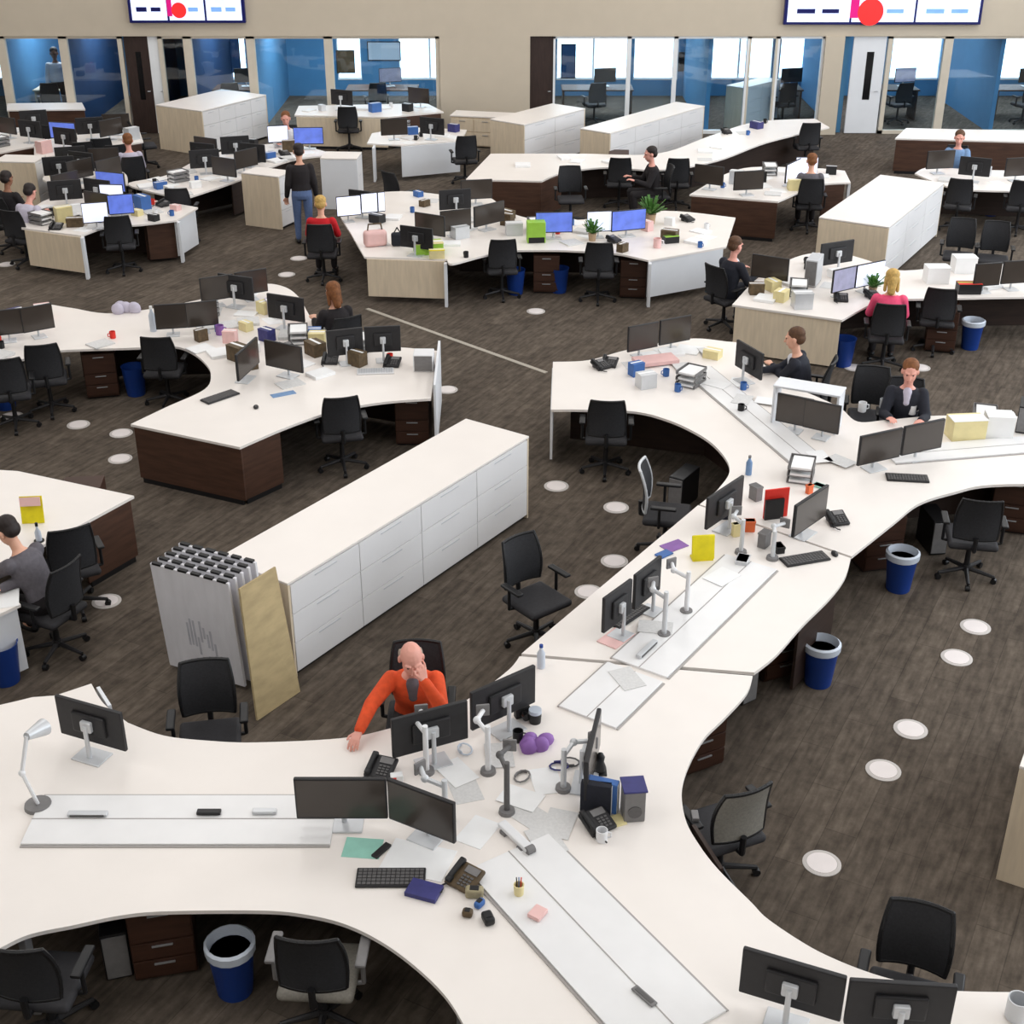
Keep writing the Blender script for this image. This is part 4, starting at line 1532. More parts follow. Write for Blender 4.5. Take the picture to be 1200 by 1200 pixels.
BINS = [((276, 1160), 'lined_bin', 'with a pale liner under the foreground desk'), ((958, 800), 'lined_bin', 'with a pale liner under the straight bench'), ((1052, 690), 'lined_bin', 'with a pale liner under the bend of the right hand edge'),
        ((987, 428), 'bin', 'beside the pale grey end panel of the pink top woman\'s desk'), ((1136, 408), 'lined_bin', 'with a liner right of the pink top woman'), ((160, 462), 'bin', 'in the left bay of the cluttered desk'),
        ((655, 342), 'bin', 'under the desk with the lime box, right of two'), ((604, 344), 'bin', 'under the desk with the lime box, left of two'), ((8, 798), 'bin', 'at the left photo edge below the pale desk tip'), ((1160, 252), 'bin', 'under the littered far right desk'),
        ((8, 478), 'bin', 'at the left photo edge in the bay of the cluttered desk')]
for a, k, t in BINS:
    put(k, 'blue waste bin ' + t, 'waste bin', a, 0.0)
PCS = [((140, 1122), (150, 1300), 'left of the wooden pedestal under the foreground desk'), ((858, 812), (990, 900), 'in the shade under the straight bench'), ((800, 590), (740, 640), 'deep under the bow desk'), ((1090, 640), (1150, 720), 'under the right hand arm of the bow desk')]
for a, b, t in PCS:
    put('pc', 'black computer tower ' + t, 'computer', a, 0.0, b)

# ------------------------------------------------------------------ on the foreground desk
put('keyboard', 'dark keyboard lying before the front pair of screens', 'keyboard', (458, 1030), look=(440, 1200), scale=(1.05, 1.2, 1))
p = W(497, 1046, DESK)
sheet('navy patterned pouch at the right end of the dark keyboard', 'pouch', p, 0.22, 0.15, 0.035, -0.35, 'card_navy', name='pouch')
sheet('white newspaper lying behind the dark keyboard', 'newspaper', W(490, 1008, DESK), 0.45, 0.32, 0.006, -0.3, 'paper', name='newspaper')
sheet('pale green sheet lying by the front pair of screens', 'paper', W(425, 994, DESK), 0.26, 0.2, 0.003, -0.1, 'card_teal')
sheet('small dark remote lying behind the keyboard', 'remote control', W(447, 998, DESK), 0.05, 0.16, 0.02, -0.6, 'dark_plastic', name='remote_control')
# a jumble of khaki and black oddments
for k, (x, y, w, l, h, m, nm, t) in enumerate([(545, 1030, 0.12, 0.2, 0.09, 'brown_item', 'desk_phone_cradle', 'brown lump'), (556, 1050, 0.07, 0.12, 0.07, 'khaki', 'pouch', 'khaki pouch'), (562, 1062, 0.05, 0.08, 0.05, 'card_blue', 'stapler', 'small blue stapler'),
                                              (572, 1080, 0.07, 0.10, 0.06, 'black', 'camera_case', 'small black case'), (548, 1073, 0.06, 0.07, 0.05, 'brown_item', 'wallet', 'brown wallet')]):
    p = W(x, y, DESK)
    if k == 0:
        put('phone', 'black desk phone in the jumble beside the cable tray, right of the dark keyboard', 'phone', (545, 1034), look=(420, 1150), mats={'body': 'brown_item'})
        continue
    t0 = thing(nm, t + ' in the jumble beside the cable tray of the foreground desk', nm.replace('_', ' '), p, 0.5 + k)
    MB().box((0, 0, h / 2), (w, l, h), 0.018, seg=3).build('body', m, t0)
    MB().box((0, 0, h + 0.001), (w * 0.6, l * 0.5, 0.006), 0.002).build('flap', 'black', t0)
put('lamp', 'pale jointed desk lamp at the left end of the foreground desk', 'lamp', (45, 945), look=(150, 830), scale=1.15)
for k, (x, y, m) in enumerate([(103, 955, 'key_grey'), (245, 953, 'dark_plastic'), (310, 952, 'silver')]):
    t0 = thing('power_socket', ['long grey', 'dark', 'pale'][k] + ' socket strip in the cable tray at the left of the foreground desk', 'socket', W(x, y, DESK + 0.024), 0)
    MB().box((0, 0, 0.012), (0.28 if k == 0 else 0.17, 0.05, 0.024), 0.006).build('body', 'silver' if k == 0 else m, t0)
    MB().box((0, -0.0265, 0.012), (0.24 if k == 0 else 0.13, 0.004, 0.014)).build('outlet_face', m, t0, False)
t0 = thing('power_socket', 'grey socket near the bottom end of the slanting cable tray', 'socket', W(755, 1168, DESK + 0.024), -0.9)
MB().box((0, 0, 0.006), (0.18, 0.05, 0.012), 0.004).build('body', 'grey_plastic', t0)
MB().box((0, 0, 0.013), (0.14, 0.025, 0.004)).build('outlet_face', 'key_grey', t0, False)
sheet('small pale red card on the slanting cable tray', 'card', W(630, 1072, DESK + 0.022), 0.09, 0.11, 0.03, -0.6, 'card_pink', name='card_box')
t0 = thing('pen_pot', 'small cream pot at the left rim of the slanting cable tray', 'pot', W(608, 1050, DESK))
MB().lathe([(0.03, 0), (0.036, 0.1), (0.03, 0.1), (0.026, 0.01)], 16).build('cup', 'card_cream', t0)
for k in range(3):
    MB().cyl((0.01 * k - 0.01, 0, 0.03), (0.016 * k - 0.016, 0.01, 0.15), 0.004, None, 6).build('pen', ['black', 'card_blue', 'card_red'][k], t0)
# cleaning roller shaped pale stand
t0 = thing('document_holder', 'white slanted bar with a grey end near the slanting cable tray', 'holder', W(604, 985, DESK), -0.95)
MB().box((0, 0, 0.04), (0.34, 0.07, 0.035), 0.01).build('bar', 'white_plastic', t0)
MB().cyl((0.17, -0.03, 0.04), (0.17, 0.03, 0.04), 0.03, None, 16).build('end_cap', 'grey_plastic', t0)
MB().box((-0.1, 0, 0.012), (0.06, 0.09, 0.024), 0.004).box((0.1, 0, 0.012), (0.06, 0.09, 0.024), 0.004).build('foot', 'grey_plastic', t0)


def arm_stand(label, px, h, look, m='silver'):
    p = W(px[0], px[1], DESK)
    t = thing('screen_stand', label, 'monitor stand', p, face(p, W(look[0], look[1], DESK)))
    MB().cyl((0, 0, 0), (0, 0, 0.03), 0.06, 0.055, 18).build('clamp', 'grey_plastic', t)
    MB().cyl((0, 0, 0.02), (0, 0, h), 0.022, 0.02).build('pole', m, t)
    MB().tube([(0, 0, h * 0.85), (0.06, -0.14, h * 0.9), (0.0, -0.26, h * 0.88)], 0.018).sph((0.06, -0.14, h * 0.9), 0.03).build('arm', m, t)
    MB().box((0, -0.27, h * 0.88), (0.10, 0.02, 0.10), 0.006).build('mount_plate', 'grey_plastic', t)


arm_stand('pale monitor arm standing behind the right front screen', (522, 962), 0.36, (480, 930))
arm_stand('white monitor arm behind the black screen of the orange shirted man', (500, 905), 0.42, (490, 850), 'white_plastic')
arm_stand('white monitor arm at the junction right of the orange shirted man', (572, 905), 0.42, (560, 850), 'white_plastic')
arm_stand('dark thin post on the junction of the foreground desk', (594, 952), 0.44, (600, 900), 'key_grey')
arm_stand('pale monitor arm beside the edge-on screen', (660, 925), 0.36, (690, 910), 'silver')
arm_stand('silver monitor arm on the straight bench behind the turned away pair, nearer of two', (778, 745), 0.44, (745, 705))
arm_stand('silver monitor arm on the straight bench behind the turned away pair, farther of two', (804, 718), 0.42, (770, 690), 'white_plastic')
for k, (x, y, m, t) in enumerate([(447, 905, 'black', 'black desk phone beside the hand of the man in orange'), (700, 968, 'black', 'black desk phone in front of the edge-on screen'),
                                  (980, 612, 'dark_plastic', 'dark desk phone at the right rim of the bend, near the red card'), (714, 428, 'black', 'low black desk phone on the far left of the bow desk'), (460, 428, 'black', 'black desk phone near the white end of the cluttered left desk')]):
    put('phone', t, 'phone', (x, y), look=(x + (60 if k in (1, 2) else -40), y + 60))
t0 = thing('toy_figure', 'small black upright figurine behind the edge-on screen', 'figurine', W(703, 905, DESK))
MB().lathe([(0.03, 0), (0.045, 0.05), (0.028, 0.10), (0.034, 0.14), (0.02, 0.17), (0.004, 0.18)], 14).build('body', 'black', t0)
MB().box((0, 0, 0.006), (0.1, 0.1, 0.012), 0.004).build('base', 'black', t0)
put('binder', 'blue binder standing beside the edge-on screen', 'binder', (706, 948), look=(760, 960), mats={'cover': 'card_blue'})
put('binder', 'dark binder standing behind the blue one', 'binder', (698, 952), look=(760, 960), mats={'cover': 'cloth_suit'})
t0 = thing('loudspeaker', 'grey box speaker with a violet top by the blue binder', 'speaker', W(741, 955, DESK), 0.1)
MB().box((0, 0, 0.13), (0.15, 0.16, 0.26), 0.008).build('body', 'grey_plastic', t0)
MB().box((0, 0, 0.268), (0.17, 0.18, 0.016), 0.004).build('top', 'card_navy', t0)
MB().cyl((0, -0.081, 0.09), (0, -0.086, 0.09), 0.05, None, 20).build('grille', 'key_grey', t0)
sheet('yellow sticky pad by the black phone of the right bay', 'sticky note', W(724, 962, DESK), 0.09, 0.12, 0.012, 0.4, 'card_cream', name='sticky_pad')
put('mug', 'white mug standing before the black phone of the right bay', 'mug', (705, 985))
t0 = thing('scarf', 'purple scarf heaped at the junction of the foreground desk', 'scarf', W(634, 872, DESK), 0.5)
f = MB()
rr = random.Random(8)
for k in range(7):
    f.sph((rr.uniform(-0.12, 0.12), rr.uniform(-0.06, 0.06), 0.03), (rr.uniform(0.06, 0.09), 0.055, rr.uniform(0.04, 0.07)), 12)
f.build('folds', 'card_purple', t0)
t0 = thing('hand_cream_tub', 'round black and pale tub behind the purple scarf', 'tub', W(627, 846, DESK))
MB().lathe([(0.045, 0), (0.05, 0.06), (0.05, 0.09)], 18).build('tub', 'black', t0)
MB().cyl((0, 0, 0.09), (0, 0, 0.12), 0.052, 0.05, 18).build('lid', 'liner', t0)
t0 = thing('camera', 'small black camera behind the purple scarf', 'camera', W(612, 840, DESK), 0.4)
MB().box((0, 0, 0.05), (0.13, 0.06, 0.09), 0.012).build('body', 'black', t0)
MB().cyl((0, -0.03, 0.05), (0, -0.09, 0.05), 0.035, 0.032, 18).build('lens', 'black_gloss', t0)
put('bottle', 'water bottle at the corner of the bench behind the black screens', 'bottle', (634, 782))
put('mug', 'black mug beside the purple scarf', 'mug', (607, 868), mats={'cup': 'black', 'handle': 'black'})
t0 = thing('red_tag', 'small red and white box near the black phone of the orange shirted man', 'box', W(465, 915, DESK), 0.2)
MB().box((0, 0, 0.03), (0.09, 0.06, 0.06), 0.006).build('body', 'paper', t0)
MB().box((-0.02, -0.032, 0.03), (0.03, 0.003, 0.045)).build('mark', 'card_red', t0, False)
t0.name = 'pill_box'
for k, (x, y, a) in enumerate([(545, 925, .3), (560, 975, -.5), (620, 955, .8), (640, 915, .2), (655, 965, -.3), (535, 905, .6), (585, 885, .1), (610, 935, 1.1), (640, 985, .4)]):
    sheet('loose white sheet among the monitor arms at the junction of the foreground desk', 'paper', W(x, y, DESK + 0.001 * k), 0.21, 0.3, 0.002, a, 'paper' if k % 2 else 'newsprint', 'papers at the junction of the foreground desk')
for k, (x, y, m, t) in enumerate([(655, 900, 'card_navy', 'navy'), (612, 912, 'grey_plastic', 'grey'), (545, 880, 'liner', 'pale blue'), (668, 895, 'key_grey', 'dark grey')]):
    p = W(x, y, DESK)
    t0 = thing('cable_loop', t + ' cable coil at the junction of the foreground desk', 'cable', p, k)
    MB().tube([(0.07 * math.cos(a * 0.6), 0.05 * math.sin(a * 0.6), 0.008 + 0.004 * a / 3) for a in range(15)], 0.007, 6).build('coil', m, t0)

# on the bench
t0 = thing('yellow_card', 'bright yellow card sign standing near the far end of the bench', 'sign', W(823, 656, DESK), 0.12)
MB().box((0, 0, 0.135), (0.22, 0.03, 0.25), 0.012, Matrix.Rotation(-0.15, 3, 'X')).build('card', 'card_yellow', t0)
MB().box((0, 0.03, 0.008), (0.2, 0.12, 0.016), 0.004).build('foot', 'card_yellow', t0)
t0.name = 'card_sign'
sheet('lilac folder beside the yellow card', 'folder', W(790, 640, DESK), 0.24, 0.16, 0.008, 0.6, 'card_purple', name='folder')
sheet('blue notepad at the bench edge beside the lilac folder', 'notepad', W(778, 650, DESK), 0.16, 0.10, 0.015, 0.7, 'card_blue', name='notepad')
sheet('open white magazine in front of the yellow card', 'magazine', W(846, 676, DESK + 0.022), 0.30, 0.22, 0.006, 0.8, 'paper', name='magazine')
sheet('white pages under the near screen of the turned away pair', 'paper', W(722, 748, DESK), 0.3, 0.2, 0.01, 0.9, 'card_pink', name='paper_stack')
put('keyboard', 'keyboard lying under the turned away pair on the bench', 'keyboard', (735, 722), look=(660, 690))
t0 = thing('power_socket', 'long grey socket strip on the bench cable tray', 'socket', W(758, 762, DESK + 0.022), 0.98)
MB().box((0, 0, 0.015), (0.30, 0.05, 0.03), 0.006).build('body', 'silver', t0)
MB().box((0, -0.027, 0.015), (0.26, 0.004, 0.018)).build('outlet_face', 'key_grey', t0, False)
for k in range(2):
    sheet('pale printed sheet on the near part of the bench cable tray', 'paper', W([735, 768][k], [795, 735][k], DESK + 0.022), 0.2, 0.3, 0.003, 0.4 + k, 'newsprint', 'sheets on the bench cable tray')
# junction at the red card
t0 = thing('red_folder', 'tall red folder standing among the screens at the bend', 'folder', W(908, 606, DESK), 0.25)
MB().box((0, 0, 0.16), (0.26, 0.02, 0.32), 0.004).build('back_cover', 'card_red', t0)
MB().box((-0.03, -0.03, 0.11), (0.20, 0.03, 0.22), 0.004).build('front_pocket', 'black', t0)
t0.name = 'folder'
for k, (x, y, m, w, h, nm, t) in enumerate([(878, 622, 'card_orange', 0.1, 0.12, 'carton', 'small orange box in front of the red folder'), (862, 628, 'card_cream', 0.08, 0.14, 'carton', 'cream box left of the small orange box'), (948, 578, 'card_orange', 0.07, 0.1, 'carton', 'tiny orange box behind the dark screen at the bend'),
                                            (895, 640, 'grey_plastic', 0.12, 0.16, 'carton', 'grey box under the red folder'), (870, 660, 'silver', 0.16, 0.06, 'carton', 'silver case by the near end of the bend'), (850, 606, 'cloth_suit', 0.12, 0.2, 'carton', 'dark box behind the black screen at the bend'),
                                            (912, 646, 'black', 0.12, 0.07, 'carton', 'flat black box at the near end of the bend'), (885, 585, 'grey_plastic', 0.12, 0.16, 'carton', 'grey box behind the red folder'), (960, 570, 'card_teal', 0.12, 0.02, 'carton', 'flat teal box behind the red folder')]):
    t0 = thing('carton', t, 'box', W(x, y, DESK), 0.3 * k)
    MB().box((0, 0, h / 2), (w, w * 0.7, h), 0.005).build('body', m, t0)
    MB().box((0, 0, h - 0.01), (w + 0.008, w * 0.7 + 0.008, 0.02), 0.003).build('lid', m, t0)
put('bottle', 'dark glass bottle at the far side of the bend junction', 'bottle', (877, 556), mats={'body': 'cloth_blue', 'cap': 'grey_plastic'})
put('tray', 'grey letter tray with papers on the far side of the bend', 'letter tray', (938, 560), look=(900, 700))
arm_stand('silver monitor arm left of the red folder', (868, 648), 0.36, (845, 600))
arm_stand('silver monitor arm below the red folder', (905, 655), 0.3, (935, 620))
put('keyboard', 'dark keyboard at the right rim of the bend near the desk phone', 'keyboard', (943, 656), look=(1010, 720))
put('mouse', 'dark computer mouse at the bench corner beside the bend keyboard', 'mouse', (978, 650), look=(1010, 700))
put('keyboard', 'lone black keyboard on the right hand desk arm before the wide pair', 'keyboard', (1063, 561), look=(1100, 680), scale=(1.0, 1.2, 1))
# white frame with two dark screens
pa, pb = W(910, 499, DESK), W(984, 512, DESK)
d = pb - pa
t0 = thing('desk_hutch', 'low white frame around the two dark screens on the bow desk', 'frame', ((pa.x + pb.x) / 2, (pa.y + pb.y) / 2 + 0.16, DESK), math.atan2(d.y, d.x))
L = d.length
MB().box((0, 0.02, 0.47), (L + 0.04, 0.30, 0.024), 0.004).build('shelf', 'white_panel', t0)
for s in (-1, 1):
    MB().box((s * (L / 2 + 0.0), 0.02, 0.235), (0.025, 0.30, 0.46), 0.003).build('side_panel', 'white_panel', t0)
for k, (x, y, a) in enumerate([(800, 430, .2), (840, 450, .9), (870, 468, -.4), (780, 412, .5), (830, 412, 0.2), (900, 470, 1.2), (985, 540, .7), (960, 535, .2)]):
    sheet('loose white sheet on the bow desk', 'paper', W(x, y, DESK + 0.022), 0.21, 0.3, 0.003, a, 'paper' if k % 2 else 'newsprint', 'loose sheets on the bow desk')
sheet('white stack with a pink cover under the navy screens of the bow desk', 'paper stack', W(768, 424, DESK + 0.02), 0.55, 0.28, 0.05, 0.3, 'card_pink', name='paper_stack')
put('carton', 'pale carton standing on the right hand arm behind the wide pair', 'box', (1130, 512), mats={'body': 'card_cream', 'flap': 'paper'}, scale=(1.3, 1, 1.1), rz=0.1)
put('carton', 'white carton right of the pale one on the right hand arm', 'box', (1168, 510), mats={'body': 'paper', 'flap': 'paper'}, scale=(1.0, 1, 1.2), rz=-0.1)
put('tray', 'grey letter tray on the far edge of the right hand arm', 'letter tray', (1152, 498), look=(1150, 600))
put('pc', 'black computer tower standing on the right hand arm at the photo edge', 'computer', (1198, 502), look=(1180, 600), scale=0.8)
for k, (x, y) in enumerate([(1010, 482), (1068, 485), (1035, 478)]):
    put('mug', ['white mug left behind the wide pair', 'white mug right behind the wide pair', 'grey mug between the two white mugs behind the wide pair'][k], 'mug', (x, y), scale=1.2, mats=None if k < 2 else {'cup': 'silver', 'handle': 'silver'})
# picture card on the left desk corner
t0 = thing('greeting_card', 'pink and yellow picture card standing on the left desk corner', 'card', W(40, 612, DESK), 0.1)
MB().box((0, 0, 0.14), (0.22, 0.012, 0.28), 0.003, Matrix.Rotation(-0.2, 3, 'X')).build('card', 'card_yellow', t0)
MB().box((0, -0.022, 0.24), (0.20, 0.008, 0.09), 0.002, Matrix.Rotation(-0.2, 3, 'X')).build('pink_band', 'card_pink', t0)
MB().box((0.01, 0.01, 0.11), (0.08, 0.006, 0.16), 0.002, Matrix.Rotation(-0.2, 3, 'X')).build('stand', 'card_cream', t0)
t0 = thing('bottle_holder', 'small blue and black bottle before the picture card', 'bottle', W(46, 634, DESK), 0)
MB().lathe([(0.03, 0), (0.03, 0.10), (0.012, 0.14), (0.012, 0.17)], 14).build('bottle', 'liner', t0)
MB().cyl((0, 0, 0.165), (0, 0, 0.2), 0.014).build('cap', 'black', t0)
MB().cyl((0, 0, 0.0), (0, 0, 0.01), 0.05, None, 16).build('coaster', 'black', t0)
t0.name = 'bottle'
sheet('white sheet under the hands of the grey jumper person', 'paper', W(2, 700, DESK), 0.3, 0.4, 0.004, 0.3, 'paper')

# cluttered left desk
put('carton', 'orange carton at the far rim of the cluttered left desk', 'box', (338, 362), mats={'body': 'card_orange', 'flap': 'card_orange'}, scale=0.7)
put('carton', 'lilac carton beside the orange one at the far rim of the cluttered left desk', 'box', (324, 366), mats={'body': 'cloth_lilac', 'flap': 'cloth_lilac'}, scale=0.9, rz=0.4)
put('mug', 'big grey mug at the bottom right corner of the photo', 'mug', (1190, 1192), mats={'cup': 'silver', 'handle': 'silver'}, scale=1.6)
put('keyboard', 'dark keyboard standing askew on the left part of the cluttered left desk', 'keyboard', (258, 466), look=(200, 440))
put('keyboard', 'pale keyboard before the long haired woman\'s screens', 'keyboard', (440, 436), look=(440, 520), mats={'body': 'white_plastic', 'keys': 'silver'})
put('pc', 'white cube computer at the white end of the cluttered left desk', 'computer', (497, 432), look=(480, 520), mats={'case': 'white_plastic'}, scale=(1.4, 0.6, 0.55))
put('tray', 'letter tray full of papers in the middle of the cluttered left desk', 'letter tray', (350, 400), look=(350, 500))
t0 = thing('scarf', 'lilac scarf hanging off the far rim of the cluttered left desk', 'scarf', W(148, 366, DESK), 0)
f = MB()
for k in range(6):
    f.sph((rr.uniform(-0.14, 0.14), rr.uniform(-0.06, 0.06), 0.06), (0.09, 0.06, 0.09), 12)
f.build('folds', 'cloth_lilac', t0)
put('bottle', 'tall pale bottle by the left black pair of screens', 'bottle', (180, 388), scale=(1.3, 1.3, 1.6), mats={'cap': 'paper'})
put('mug', 'lilac mug on the cluttered left desk by the black pair of screens', 'mug', (258, 392), mats={'cup': 'card_purple', 'handle': 'card_purple'}, scale=1.4)
put('carton', 'yellow carton beside the long haired woman', 'box', (372, 402), mats={'body': 'card_cream', 'flap': 'card_cream'}, scale=0.7)
put('mouse', 'black mouse on the empty front of the cluttered left desk', 'mouse', (300, 478), look=(300, 560))
sheet('open grey magazine on the front of the cluttered left desk', 'magazine', W(340, 450, DESK), 0.32, 0.24, 0.01, 0.6, 'newsprint', name='magazine')
sheet('blue printed sheet on the front of the cluttered left desk', 'paper', W(332, 462, DESK), 0.3, 0.12, 0.004, 0.5, 'cloth_blue')
# desk with the lime box
t0 = thing('lime_box', 'lime green box standing on the front rim of the desk in mid distance', 'box', W(628, 283, DESK), 0.1)
MB().box((0, 0, 0.17), (0.30, 0.2, 0.34), 0.01).build('body', 'card_green', t0)
MB().box((0, -0.102, 0.05), (0.26, 0.01, 0.09), 0.003).build('base_band', 'black', t0)
t0.name = 'carton'
put('plant', 'potted plant beside the blue lit screen', 'plant', (762, 262), scale=1.35)
put('plant', 'second potted plant in front of the white lit screen', 'plant', (694, 282), scale=1.0)
put('carton', 'green and yellow carton on the beige ended side of the desk', 'box', (502, 296), mats={'body': 'card_green', 'flap': 'card_cream'}, scale=(1.5, 1.2, 0.8), rz=0.2)
put('carton', 'yellow carton lying by the green one on the beige ended side', 'box', (512, 302), mats={'body': 'card_cream', 'flap': 'card_yellow'}, scale=(0.8, 0.6, 0.6), rz=0.1)
t0 = thing('handbag', 'pink patterned bag by the red cardigan woman', 'bag', W(440, 288, DESK), 0.3)
MB().box((0, 0, 0.13), (0.38, 0.18, 0.26), 0.06, seg=3).build('body', 'card_pink', t0)
MB().tube([(-0.12, 0, 0.25), (-0.10, 0, 0.36), (0.10, 0, 0.36), (0.12, 0, 0.25)], 0.012).build('strap', 'brown_item', t0)
t0 = thing('handbag', 'small dark purple bag right of the pink patterned one', 'bag', W(466, 288, DESK), 0.1)
MB().box((0, 0, 0.11), (0.2, 0.12, 0.22), 0.04, seg=3).build('body', 'cloth_suit', t0)
MB().tube([(-0.06, 0, 0.2), (0, 0, 0.3), (0.06, 0, 0.2)], 0.01).build('strap', 'black', t0)
put('carton', 'black box on the right hand white end of the desk', 'box', (786, 284), mats={'body': 'black', 'flap': 'card_green', 'tape': 'black'}, scale=(0.8, 0.6, 0.5), rz=0.3)
put('mug', 'red and white mug near the right hand white end of the desk', 'mug', (770, 290), mats={'cup': 'card_pink'}, scale=1.6)
# desk of the pink top woman
put('plant', 'green sprig in a pot beside the pink top woman', 'plant', (1022, 345), scale=0.9)
put('carton', 'black and green carton at the right part of the pink top woman\'s desk', 'box', (1134, 343), mats={'body': 'black', 'flap': 'card_red', 'tape': 'card_green'}, scale=(1.1, 0.8, 0.7))
put('carton', 'white carton left of the black and green one', 'box', (1096, 330), mats={'body': 'paper', 'flap': 'paper'}, scale=1.1)
put('carton', 'white carton at the far rim of the pink top woman\'s desk', 'box', (1128, 318), mats={'body': 'paper', 'flap': 'paper'}, scale=1.1)
put('pc', 'grey computer tower left of the grey lit screen', 'computer', (952, 332), look=(900, 400), mats={'case': 'silver'}, scale=1.0)
put('tray', 'letter tray with papers on the pale grey ended desk', 'letter tray', (935, 345), look=(930, 420))
put('phone', 'black desk phone under the grey lit screen', 'phone', (985, 352), look=(1000, 420))
for k, (x, y, m) in enumerate([(886, 344, 'brown_item'), (915, 352, 'card_cream'), (905, 340, 'card_cream')]):
    put('carton', ['brown', 'cream', 'second cream'][k] + ' box on the left corner of the pale grey ended desk', 'box', (x, y), mats={'body': m, 'flap': m}, scale=0.7, rz=k)

# ------------------------------------------------------------------ scattered clutter of the far desks
def inside(p, poly):
    c = False
    n = len(poly)
    for i in range(n):
        a, b = poly[i], poly[i - 1]
        if (a[1] > p[1]) != (b[1] > p[1]) and p[0] < (b[0] - a[0]) * (p[1] - a[1]) / (b[1] - a[1]) + a[0]:
            c = not c
    return c


def scatter(outline, where, seed, sheets=10, screens=0, cartons=0, mugs=0, phones=0, trays=0, lit=0, toward=None, xr=None):
    rr = random.Random(seed)
    pts = smooth_outline(outline, DESK, 3)
    xs, ys = [p[0] for p in pts], [p[1] for p in pts]
    taken = []

    def spot(gap, margin=0.16):
        for _ in range(300):
            p = (rr.uniform(min(xs), max(xs)), rr.uniform(min(ys), max(ys)))
            if abs(p[0]) > (p[1] * 1.08) * 0.40:
                continue
            if all(inside((p[0] + dx, p[1] + dy), pts) for dx, dy in ((margin, 0), (-margin, 0), (0, margin), (0, -margin))) and \
                    all((p[0] - q[0]) ** 2 + (p[1] - q[1]) ** 2 > (gap + q[2]) ** 2 for q in taken):
                taken.append((p[0], p[1], gap))
                return p
        return None

    def put_n(n, gap, f):
        for k in range(n):
            p = spot(gap)
            if p:
                f(k, p)

    put_n(screens, 0.24, lambda k, p: place('monitor', 'black screen on the ' + where, 'monitor', (p[0], p[1], DESK), rr.choice([0.2, -0.5, PI + 0.3, PI - 0.4, 0.9]), 'black screens on the ' + where))
    put_n(lit, 0.24, lambda k, p: place(rr.choice(['monitor_white', 'monitor_blue']), 'lit screen on the ' + where, 'monitor', (p[0], p[1], DESK), rr.uniform(-0.5, 0.5), 'lit screens on the ' + where))
    put_n(trays, 0.20, lambda k, p: place('tray', 'letter tray on the ' + where, 'letter tray', (p[0], p[1], DESK), rr.uniform(-1, 1), 'letter trays on the ' + where))
    cm = ['paper', 'card_blue', 'card_cream', 'brown_item', 'card_pink', 'silver', 'black', 'card_navy']
    cn = ['white', 'blue', 'cream', 'brown', 'pink', 'silver', 'black', 'navy']

    def carton_(k, p):
        i = rr.randrange(8)
        s = rr.uniform(0.5, 0.9)
        place('carton', '%s box on the %s' % (cn[i], where), 'box', (p[0], p[1], DESK), rr.uniform(-1, 1), '%s boxes on the %s' % (cn[i], where), {'body': cm[i], 'flap': cm[i]}, (s, s, s * rr.uniform(0.7, 1.4)))
    put_n(cartons, 0.17, carton_)
    put_n(phones, 0.14, lambda k, p: place('phone', 'black desk phone on the ' + where, 'phone', (p[0], p[1], DESK), rr.uniform(-1, 1), 'phones on the ' + where))

    def mug_(k, p):
        i = rr.randrange(4)
        m_ = ['white_plastic', 'card_red', 'card_blue', 'black'][i]
        place('mug', '%s mug on the %s' % (['white', 'red', 'blue', 'black'][i], where), 'mug', (p[0], p[1], DESK), rr.uniform(0, 6), '%s mugs on the %s' % (['white', 'red', 'blue', 'black'][i], where), {'cup': m_, 'handle': m_})
    put_n(mugs, 0.07, mug_)
    put_n(sheets, 0.10, lambda k, p: sheet('loose paper on the ' + where, 'paper', (p[0], p[1], DESK), rr.uniform(0.2, 0.32), 0.3, rr.choice([0.003, 0.02, 0.04]), rr.uniform(0, 3), rr.choice(['paper', 'paper', 'newsprint']), 'papers on the ' + where))


BB = [(215, 400), (250, 430), (330, 450), (420, 440), (480, 420), (400, 395), (360, 352), (300, 340), (235, 355)]
scatter(BB, 'cluttered left desk around the long haired woman', 11, 16, 3, 12, 8, 2, 2)
scatter([(90, 408), (160, 405), (150, 372), (90, 366)], 'quiet left arm of the cluttered left desk', 2, 1, 0, 0, 1)
scatter([(-40, 430), (30, 415), (50, 400), (62, 362), (-40, 380)], 'photo edge arm of the cluttered left desk', 3, 3, 1, 3, 2)
scatter(D, 'white desk in mid distance with the lime box', 4, 16, 5, 14, 8, 2, 1, 1)
scatter(EE, 'white desk of the pink top woman', 5, 8, 2, 4, 5, 1, 0)
scatter(G, 'long angled bench before the glass offices', 6, 9, 0, 1, 2, 1, 0)
scatter(H, 'dark fronted desk left of the long file bank', 7, 8, 2, 5, 3, 0, 1, 1)
scatter(J, 'littered desk before the far right counter', 8, 7, 3, 4, 3, 1, 0, 0)
scatter(K, 'littered maple ended desk at far left', 9, 16, 4, 9, 5, 2, 1, 2)
scatter(L1, 'paper strewn desk before the left office file bank', 10, 18, 7, 10, 4, 2, 1, 2)
scatter(L2, 'dark fronted desk at far left', 12, 4, 4, 4, 2, 0, 0, 1)
scatter(L3, 'left edge desk behind the maple cabinet', 13, 4, 5, 5, 2, 0, 1, 1)
scatter(M_, 'small desk with bluish white panels', 14, 6, 2, 3, 2, 0, 1, 0)
scatter(L6, 'desk top just behind the maple ended desk', 15, 8, 6, 6, 3, 1, 0, 1)
scatter([(660, 440), (800, 470), (880, 500), (900, 470), (870, 412), (800, 402), (740, 415)], 'bow desk far half', 21, 6, 0, 3, 4, 1, 1)
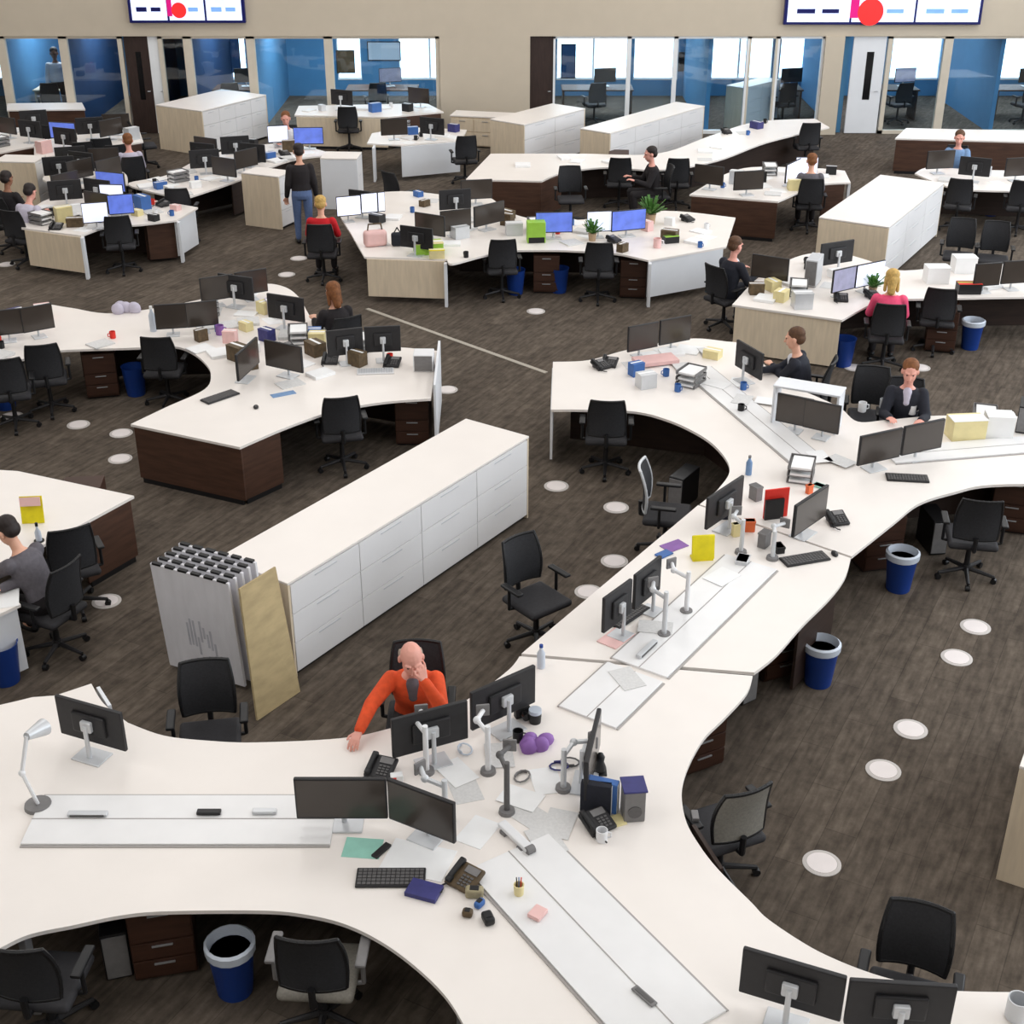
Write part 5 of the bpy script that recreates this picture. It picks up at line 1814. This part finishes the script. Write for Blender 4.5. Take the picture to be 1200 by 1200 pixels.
scatter([(350, 132), (450, 134), (510, 130), (500, 123), (352, 126)], 'pale counter below the long bright office glass', 16, 3, 2, 3, 1)

# no chair stands inside a worktop: roll it straight back until its seat is clear
TOPS = []
for d in list(bpy.data.objects):
    if d.get('category') == 'desk':
        for c in d.children:
            if c.name.startswith('worktop'):
                TOPS.append([(v.co.x, v.co.y) for v in c.data.vertices if v.co.z > 0.73])
for o in list(bpy.data.objects):
    if o.parent is None and o.get('category') == 'chair':
        back = Vector((-math.sin(o.rotation_euler.z), math.cos(o.rotation_euler.z), 0))
        if any(inside((o.location.x, o.location.y), t) for t in TOPS):
            for k in range(40):
                o.location = o.location + back * 0.05
                q = o.location - back * 0.12
                if not any(inside((q.x, q.y), t) for t in TOPS):
                    break

# ------------------------------------------------------------------ light
def area(name, loc, size, power, col=(1, 0.985, 0.965), rot=(0, 0, 0), sy=None):
    l = bpy.data.lights.new(name, 'AREA')
    l.energy = power
    l.color = col
    l.shape = 'RECTANGLE'
    l.size = size
    l.size_y = sy or size
    o = bpy.data.objects.new(name, l)
    COL.objects.link(o)
    o.location = loc
    o.rotation_euler = rot
    return o


for j, y in enumerate((1.5, 8.5, 15.5, 22.5, 29.5)):
    for i, x in enumerate((-11.5, -4, 4, 11.5)):
        area('ceiling_light', (x, y, CEIL - 0.05), 3.2, 215 if y > 28 else (165 if y > 4 else 140), sy=4.2).data.spread = PI
# daylight from the tall glazing of the right hand side wall
area('daylight', (XR - 0.15, 15, 5.6), 30, 2600, (0.84, 0.92, 1.0), (0, PI / 2, 0), 5.5).rotation_euler = (PI / 2, 0, PI / 2)
for px in (45, 115, 260, 340, 450, 700, 850, 1070, 1200):
    area('office_light', (wx(px), WALL_Y + 2.3, 2.55), 1.6, 90, (0.93, 0.97, 1.0))
w = bpy.data.worlds.new('sky')
SC.world = w
w.use_nodes = True
bg = w.node_tree.nodes['Background']
bg.inputs['Color'].default_value = (0.86, 0.94, 1.0, 1)
bg.inputs['Strength'].default_value = 5.0
SC.cycles.max_bounces = 8
SC.cycles.diffuse_bounces = 4
SC.cycles.transparent_max_bounces = 12
SC.cycles.sample_clamp_indirect = 6.0
SC.view_settings.view_transform = 'Standard'
SC.view_settings.look = 'None'
SC.view_settings.gamma = 1.0
SC.view_settings.use_curve_mapping = False
SC.view_settings.exposure = 0.0
